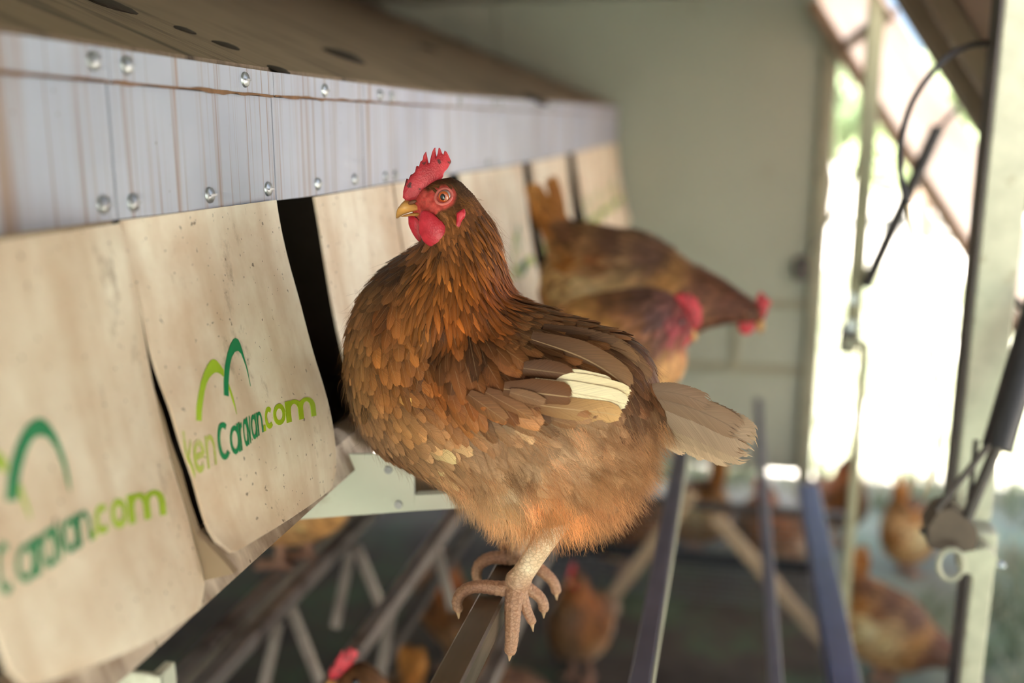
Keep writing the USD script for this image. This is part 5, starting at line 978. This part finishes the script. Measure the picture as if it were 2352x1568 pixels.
# ================================================================ the other hens
def mirror(pts): return [(-a, b) for a, b in pts]
def far_hen(name, label, outline, comb, wattle, beak, eye_at, legs, loc, rotz=0, group=None, tail=(), keys=None, tmax=.070, n=4200, flowkeys=None, combt=.004, seed=40):
    f = Form(outline, tmax, .003); t = thing(name, label, 'hen', loc, rotz, group); bm = f.mesh(.008); r = np.random.default_rng(seed)
    kk, vv = np.array([k for k, _ in keys]), np.array([srgb(np.array(v)) for _, v in keys]) * 1.15
    tone = lambda p, amp: np.clip(idw(kk, vv, p[:, [0, 2]]) * np.exp(r.normal(0, amp, (len(p), 1))), 0, .9)
    obj('body', bm, M['hide'], t, smooth=True, tint=tone(bm.vertices, .05) * .7)
    p = scatter(bm, n * 3, seed, lambda q: np.ones(len(q), bool), lambda q: np.full(len(q), .0105))
    fk, fv = np.array([k for k, _ in flowkeys]), np.array([v for _, v in flowkeys], float); q = idw(fk, fv, p[:, [0, 2]]); a = np.arctan2(q[:, 1], q[:, 0]) + r.normal(0, .16, len(p)); d = np.stack([np.cos(a), 0 * a, np.sin(a)], 1)
    c = tone(p, .18); put('coat_feathers', t, feathers(f, p, d, r.uniform(.022, .032, len(p)), r.uniform(.012, .016, len(p)), c * .6, np.clip(c * 1.25, 0, .9), rows=5), M['feather'], kind='stuff')
    obj('comb', slab(comb, combt, 0, .0016, .005), M['comb'], t, smooth=True)
    for s in (-1, 1): obj('wattle', slab(wattle, .0034, s * .010, .0016, .005), M['wattle'], t, smooth=True)
    obj('beak', slab(beak, .006, 0, .0012, .004), M['beak'], t, smooth=True)
    for s in (-1, 1):
        c = trimesh.creation.icosphere(2, .0050); c.vertices += [eye_at[0], s * (float(f.t(*eye_at)) + .0004), eye_at[1]]; obj('eye', c, M['pupil'], t, smooth=True)
    for k, (a, w, col) in enumerate(tail):
        a = np.asarray(a, float); v = np.linspace(0, 1, 8); C = np.outer(1 - v, a[0]) + np.outer(v, a[1]); dd = (a[1] - a[0]) / np.linalg.norm(a[1] - a[0]); nn = np.array([-dd[1], dd[0]]); u = np.linspace(-1, 1, 5)
        pr_ = np.minimum(np.minimum(.5 + v, 1), np.sqrt(np.clip(1 - ((v - .78) / .23).clip(0)**2, .03, 1))); y = (k % 2 * 2 - 1) * (.003 + .004 * k) + 0 * v
        G = np.zeros((8, 5, 3)); G[..., 0] = C[:, :1] + nn[0] * u * (w/2 * pr_)[:, None]; G[..., 2] = C[:, 1:] + nn[1] * u * (w/2 * pr_)[:, None]; G[..., 1] = y[:, None] + .10 * w * u**2
        ix = np.arange(40).reshape(8, 5); ff = np.concatenate([np.stack([ix[:-1, :-1], ix[:-1, 1:], ix[1:, 1:]], -1).reshape(-1, 3), np.stack([ix[:-1, :-1], ix[1:, 1:], ix[1:, :-1]], -1).reshape(-1, 3)])
        put('tail_feather', t, (G.reshape(-1, 3), ff, np.stack(np.meshgrid((u + 1)/2, v), -1).reshape(-1, 2), np.tile(srgb(np.array(col)), (40, 1))), M['tailq'])
    for k, (a, b, flat) in enumerate(legs):
        y = -.028 if k == 0 else .028; a3, b3 = np.array([a[0], y * .9, a[1]]), np.array([b[0], y, b[1]]); man = capsules([(a3, .011), (a3*.4 + b3*.6, .0085), (b3 + [0, 0, .006], .010)])
        for ang, L in ((0, .05), (.6, .042), (-.6, .042), (math.pi, .026)):
            e = b3 + np.array([math.cos(ang) * L * flat, math.sin(ang) * L, 0]); man = man + capsules([(b3 + [0, 0, .007], .0085), ((b3 + e)/2 + [0, 0, .006], .0070), (e + [0, 0, .003 if abs(flat) > .9 else -.010], .0048)])
        obj('leg', finish(man, .006, 4), M['shank'], t, smooth=True)
    return t
crA = lambda pts: [(1160 + a / 3.015, 380 + b / 3.015) for a, b in pts]
# the far hen, tail up, neck stretched to the right
YA = 1.76; HA = np.array([perch_x + .0, YA, PT])
lo = lambda pts, Y, base: [tuple(on_y(a, b, Y)[[0, 2]] - base[[0, 2]]) for a, b in pts]
outA = crA([(150, 200), (200, 190), (250, 240), (300, 230), (350, 250), (410, 340), (470, 400), (540, 405), (620, 405), (700, 425), (780, 440), (870, 440), (970, 468), (1070, 510), (1160, 572), (1230, 640), (1300, 690), (1400, 735), (1500, 785), (1600, 855), (1690, 915), (1745, 955), (1775, 1010), (1780, 1060), (1745, 1100), (1690, 1095), (1630, 1080), (1560, 1085), (1480, 1100), (1400, 1115), (1340, 1150), (1270, 1230), (1150, 1290), (1000, 1320), (820, 1320), (640, 1290), (480, 1230), (360, 1130), (270, 1000), (240, 880), (262, 740), (300, 620), (290, 520), (240, 430), (180, 320)])
kA = [((250, 250), (176, 118, 58)), ((330, 380), (150, 92, 36)), ((500, 480), (84, 50, 28)), ((800, 520), (92, 60, 44)), ((1050, 600), (104, 72, 56)), ((500, 650), (146, 88, 26)), ((700, 640), (120, 72, 36)), ((520, 800), (176, 138, 84)), ((800, 850), (184, 150, 98)), ((440, 790), (214, 180, 130)), ((580, 810), (220, 190, 140)), ((700, 840), (220, 192, 144)), ((860, 880), (206, 170, 118)), ((400, 780), (160, 124, 78)), ((1150, 780), (166, 116, 62)), ((1100, 1000), (150, 104, 58)), ((1400, 850), (104, 64, 46)), ((1600, 980), (98, 58, 44)), ((1350, 1000), (112, 70, 50)), ((300, 900), (140, 90, 40)), ((500, 1100), (190, 140, 84)), ((900, 1200), (190, 140, 88))]
fA = [((250, 250), (-.6, 1)), ((500, 500), (-1, .25)), ((900, 520), (-1, 0)), ((600, 750), (-1, -.2)), ((1100, 800), (-.6, -.8)), ((1400, 850), (-.9, -.1)), ((1650, 980), (-1, .2)), ((400, 1000), (-.7, -.7)), ((900, 1150), (-.5, -.9))]
mk = lambda ks, Y, base, cr: [(lo(cr([k]), Y, base)[0], v) for k, v in ks]
tailA = [(lo(crA([p_, q_]), YA, HA), w, c) for p_, q_, w, c in (((330, 420), (148, 112), .026, (184, 126, 64)), ((350, 400), (178, 120), .026, (172, 112, 52)), ((380, 400), (225, 190), .030, (166, 108, 50)), ((400, 400), (292, 56), .026, (168, 110, 50)), ((420, 420), (335, 105), .026, (150, 94, 40)))]
combA = lo(crA([(1735, 950), (1745, 905), (1765, 872), (1790, 885), (1803, 905), (1822, 918), (1846, 948), (1826, 975), (1806, 1040), (1775, 1085), (1755, 1020)]), YA, HA)
watA = lo(crA([(1630, 1060), (1680, 1040), (1730, 1070), (1735, 1120), (1700, 1158), (1650, 1165), (1618, 1130), (1612, 1090)]), YA, HA)
beakA = lo(crA([(1735, 1075), (1790, 1070), (1800, 1110), (1785, 1150), (1766, 1172), (1745, 1140)]), YA, HA)
pr2 = lambda k: (np.array(k) - 0)
hA = far_hen('hen', 'far hen with raised tail, neck stretched right before the end wall', outA and lo(outA, YA, HA), combA, watA, beakA, lo(crA([(1700, 1010)]), YA, HA)[0], [((-.01, .10), (-.004, .0), .3), ((.012, .10), (.004, .0), .3)], HA, tail=tailA, keys=mk(kA, YA, HA, crA), flowkeys=mk(fA, YA, HA, crA), tmax=.075)
# the hen in front of it, head low, facing right
YB2 = 1.54; HB2 = np.array([perch_x + .0, YB2, PT])
outB = crA([(300, 1080), (360, 1010), (430, 960), (520, 920), (620, 900), (720, 885), (820, 870), (930, 850), (1040, 858), (1130, 890), (1190, 930), (1240, 985), (1280, 1050), (1300, 1120), (1290, 1170), (1250, 1200), (1235, 1250), (1250, 1320), (1248, 1390), (1220, 1450), (1170, 1510), (1090, 1560), (960, 1590), (800, 1600), (640, 1570), (500, 1500), (380, 1380), (310, 1230)])
kB = [((400, 1000), (180, 132, 84)), ((600, 950), (176, 128, 72)), ((560, 1040), (150, 92, 44)), ((800, 930), (112, 72, 46)), ((1000, 900), (92, 60, 48)), ((1100, 1000), (84, 58, 56)), ((800, 1080), (156, 108, 58)), ((950, 1050), (124, 80, 52)), ((1100, 1150), (98, 64, 52)), ((1180, 1300), (192, 140, 92)), ((1050, 1350), (196, 146, 96)), ((900, 1400), (190, 140, 92)), ((600, 1300), (160, 110, 66)), ((1200, 1080), (140, 56, 62))]
fB = [((400, 1000), (-1, 0)), ((800, 950), (-1, -.1)), ((1050, 950), (-.8, -.6)), ((1150, 1150), (-.5, -.9)), ((1180, 1350), (-.3, -1)), ((800, 1200), (-.9, -.4))]
combB = lo(crA([(1150, 920), (1180, 895), (1215, 886), (1235, 868), (1260, 890), (1290, 884), (1300, 915), (1330, 915), (1335, 955), (1362, 975), (1360, 1040), (1366, 1080), (1335, 1130), (1300, 1150), (1270, 1090), (1240, 1020), (1200, 970)]), YB2, HB2)
watB = lo(crA([(1180, 1140), (1230, 1120), (1280, 1150), (1290, 1200), (1255, 1250), (1215, 1255), (1190, 1210)]), YB2, HB2)
beakB = lo(crA([(1270, 1120), (1310, 1130), (1330, 1180), (1325, 1225), (1300, 1200), (1275, 1170)]), YB2, HB2)
hB = far_hen('hen', 'blurred hen facing right with bright red comb, just behind the back of the sharp hen', lo(outB, YB2, HB2), combB, watB, beakB, lo(crA([(1225, 1060)]), YB2, HB2)[0], [((-.01, .09), (-.004, .0), .3), ((.012, .09), (.004, .0), .3)], HB2, keys=mk(kB, YB2, HB2, crA), flowkeys=mk(fB, YB2, HB2, crA), tmax=.068, seed=41)
# a plain standing hen, for those on the lower rails and on the ground (the same bird kind as the sharp hen, facing left)
SC = .94
sh = lambda pts: [tuple(np.array(HP(a, b)) * SC) for a, b in pts]
kS = [(tuple(HP(*k) * SC), (np.array(v) * 1.0)) for k, v in ckeys[::2]]
fS = [(tuple(HP(*k) * SC), (v[0], -v[1])) for k, v in fkeys[::2]]
tailS = [(sh([a, b]), w, c) for a, b, w, _, c in TL[:5]]
headS = lambda pts: sh(crop(pts))
comb_s = [(262, 745), (290, 560), (375, 460), (405, 372), (452, 318), (513, 195), (545, 340), (600, 155), (628, 275), (650, 150), (695, 240), (725, 195), (788, 325), (720, 440), (700, 505), (600, 620), (470, 760), (320, 810)]
wat_s = [(440, 985), (480, 905), (610, 955), (710, 1040), (758, 1150), (735, 1270), (650, 1347), (540, 1327), (462, 1240), (424, 1080)]
beak_s = [(152, 1000), (190, 880), (272, 785), (400, 835), (540, 870), (620, 930), (500, 965), (330, 974), (195, 990)]
def standing(label, loc, rotz=0): return far_hen('hen', label, sh(outl), headS(comb_s), headS(wat_s), headS(beak_s), headS([(730, 738)])[0], [((.0, .12), (.01, 0), -1), ((.0, .12), (.01, 0), -1)], loc, rotz, tail=tailS, keys=kS, flowkeys=fS, seed=43)
# a pecking hen, head low to the right
rotp = lambda pts, a: [tuple(np.array([[math.cos(a), -math.sin(a)], [math.sin(a), math.cos(a)]]) @ (np.array(p) - [0, .17]) + [0, .20]) for p in pts]
rA = lambda pts: rotp(lo(crA(pts), YA, HA), -.27)
def pecking(label, loc, rotz=0):
    ks = [(rotp([k], -.27)[0], v) for k, v in mk(kA, YA, HA, crA)]; fs_ = [(rotp([k], -.27)[0], v) for k, v in mk(fA, YA, HA, crA)]
    tl = [(rotp(a, -.27), w, c) for a, w, c in tailA]
    return far_hen('hen', label, rotp(lo(outA, YA, HA), -.27), rotp(combA, -.27), rotp(watA, -.27), rotp(beakA, -.27), rotp(lo(crA([(1700, 1010)]), YA, HA), -.27)[0], [((-.02, .12), (-.01, 0), 1), ((.0, .12), (.01, 0), 1)], loc, rotz, tail=tl, keys=ks, flowkeys=fs_, tmax=.075, seed=44)
RT = lambda q: q[2] + .013
def ground_at(px, py, h=.20): p = on_z(px, py, h); return np.array([p[0], p[1], ground_z(p[0], p[1])])      # the picture point px, py lies h above the hen's feet
cb = np.array(HP(985, 385)) * SC; rc_ = .35; g0 = at_d(792, 1512, 1.26) - [0, 0, cb[1]]; g0[:2] -= np.array([math.cos(rc_), math.sin(rc_)]) * cb[0]
pI = thing('perch', 'short low perch on legs under the hen at the bottom edge', 'perch', g0 - [0, 0, .004])
obj('bar', beam(g0 + [0, -.30, -.018], g0 + [0, .28, -.018], .028, .026), M['rail'], pI, loc=g0 - [0, 0, .004])
for y_ in (-.26, .24): obj('prop_leg', beam(g0 + [0, y_, -.03], [g0[0], g0[1] + y_, -.02], .024, .024), M['rail'], pI, loc=g0 - [0, 0, .004])
hen_c = standing('hen at the bottom edge of which only red comb and brown crown show', g0, rc_)
copy_of(hen_c, ground_at(1335, 1400), 1.2, 'dark brown hen on the shaded ground right of the perched feet')
copy_of(hen_c, ground_at(1040, 1375), -.5, 'dark hen with a dull red comb on the shaded ground left of the perched feet')
copy_of(hen_c, ground_at(1440, 1190), 3.0, 'orange brown hen on the ground behind the belly of the sharp hen')
copy_of(hen_c, ground_at(1775, 1190), .3, 'pinkish brown hen behind the wire mesh, right of the slim violet rail')
copy_of(hen_c, ground_at(1925, 1135), 2.2, 'hen half hidden by the blue pipe, outside the guard')
hen_p = pecking('hen pecking on the grass between slim and thick post, red head to the right', ground_at(2035, 1400), -.1)
copy_of(hen_p, ground_at(2092, 1195), .9, 'hen feeding outside left of the clamp, its tail pointing up')
copy_of(hen_p, ground_at(1600, 1140), 2.6, 'pinkish brown hen feeding behind the wire mesh, left of the violet rail')
copy_of(hen_p, ground_at(1165, 1590), .4, 'hen feeding on the ground whose brown back shows below the main perch')
copy_of(hen_p, ground_at(880, 1615), 2.9, 'hen feeding at the bottom edge left of the main perch')
copy_of(hen_p, (qA[0] + .01, 1.60, RT(qA)), 2.9, 'hen on the leftmost lower rail, its belly and toes showing under the ledge')
copy_of(hen_p, (qC[0], 1.95, RT(qC)), 1.75, 'hen whose toes grip the lower rail below the white cross bracket')

# ================================================================ trees beyond the pasture
M['leaf'] = mat('tree_leaf', {'o': ('attribute', {'attribute': 'tint'}), 'p': ('principled_bsdf', {'roughness': .5}), 't': ('translucent_bsdf', {}), 'mc': ('mix_closure', {'fac': .35})},
    [('o.color', 'p.base_color'), ('o.color', 't.color'), ('p.BSDF', 'mc.closure1'), ('t.BSDF', 'mc.closure2')], surface='mc.closure')
M['bark'] = plain('tree_bark', S(104, 88, 74), .9, var=.3, scale=8, bump=.5)
def tree(name, label, x, y, hgt, rad, col, seed, n=2600):
    r = np.random.default_rng(seed); z = ground_z(x, y); t = thing(name, label, 'tree', (x, y, z))
    k = np.linspace(0, 1, 8); pts = np.c_[np.cumsum(r.normal(0, .06, 8)), np.cumsum(r.normal(0, .06, 8)), -.1 + k * hgt * .75]; obj('trunk', tube(pts, .16, 10, taper=.16 - .11 * k), M['bark'], t, smooth=True)
    cs = [(r.normal(0, rad * .42), r.normal(0, rad * .42), hgt * r.uniform(.38, .86), rad * r.uniform(.35, .6)) for _ in range(9)]
    P = []
    for cx, cy, cz, cr in cs:
        d = r.normal(size=(n // 9, 3)); d /= np.linalg.norm(d, axis=1, keepdims=True); P.append(np.array([cx, cy, cz]) + d * cr * r.uniform(.55, 1.05, (n // 9, 1)) * [1, 1, .8])
    P = np.vstack(P); N = len(P); a = r.normal(size=(N, 3)); a /= np.linalg.norm(a, axis=1, keepdims=True); b = np.cross(a, r.normal(size=(N, 3))); b /= np.linalg.norm(b, axis=1, keepdims=True); s = r.uniform(.07, .15, (N, 1))
    c3 = np.cross(a, b) * s * .18
    V = np.stack([P - a*s, P + b*s*.5 + c3, P + a*s, P - b*s*.5 + c3], 1).reshape(-1, 3); i = np.arange(N)[:, None] * 4; Fc = np.vstack([i + [0, 1, 2], i + [0, 2, 3]])
    obj('crown', (V, Fc), M['leaf'], t, smooth=False, tint=np.repeat(srgb(np.array(col)) * np.exp(r.normal(0, .2, (N, 1))), 4, 0), kind='stuff')
for k, (px, D, hgt, rad, col, lab) in enumerate([(1915, 15, 3.6, 1.2, (150, 166, 130), 'pale green tree seen between the end wall and the slim post'), (2045, 21, 3.0, 1.6, (150, 160, 124), 'round green tree seen between the slim post and the thick post'), (2165, 13.0, 2.2, 1.0, (150, 164, 122), 'low light green tree left of the thick post'), (2430, 16, 2.6, 1.6, (150, 160, 120), 'green tree beyond the pasture at the right picture edge'), (1975, 30, 3.4, 2.4, (140, 152, 124), 'distant grey green tree standing furthest out in the pasture')]):
    p = at_d(px, 300, D); tree('tree', lab, p[0], p[1], hgt, rad, col, 60 + k)

GROUPS = {'hen': 'hens of the caravan flock', 'flap': 'cream plastic flaps of the nest boxes', 'perch': 'perch rails along the nest run', 'tree': 'trees beyond the pasture', 'brace': 'beige timber braces of the frame', 'bracket': 'white cross brackets under the ledge', 'strut': 'black gas struts', 'rod': 'linkage rods on the thick post', 'cable': 'dark cables on the open side'}
for p in stage.GetPrimAtPath('/World').GetChildren():
    c = p.GetCustomDataByKey('category')
    if c in GROUPS: p.SetCustomDataByKey('group', GROUPS[c])
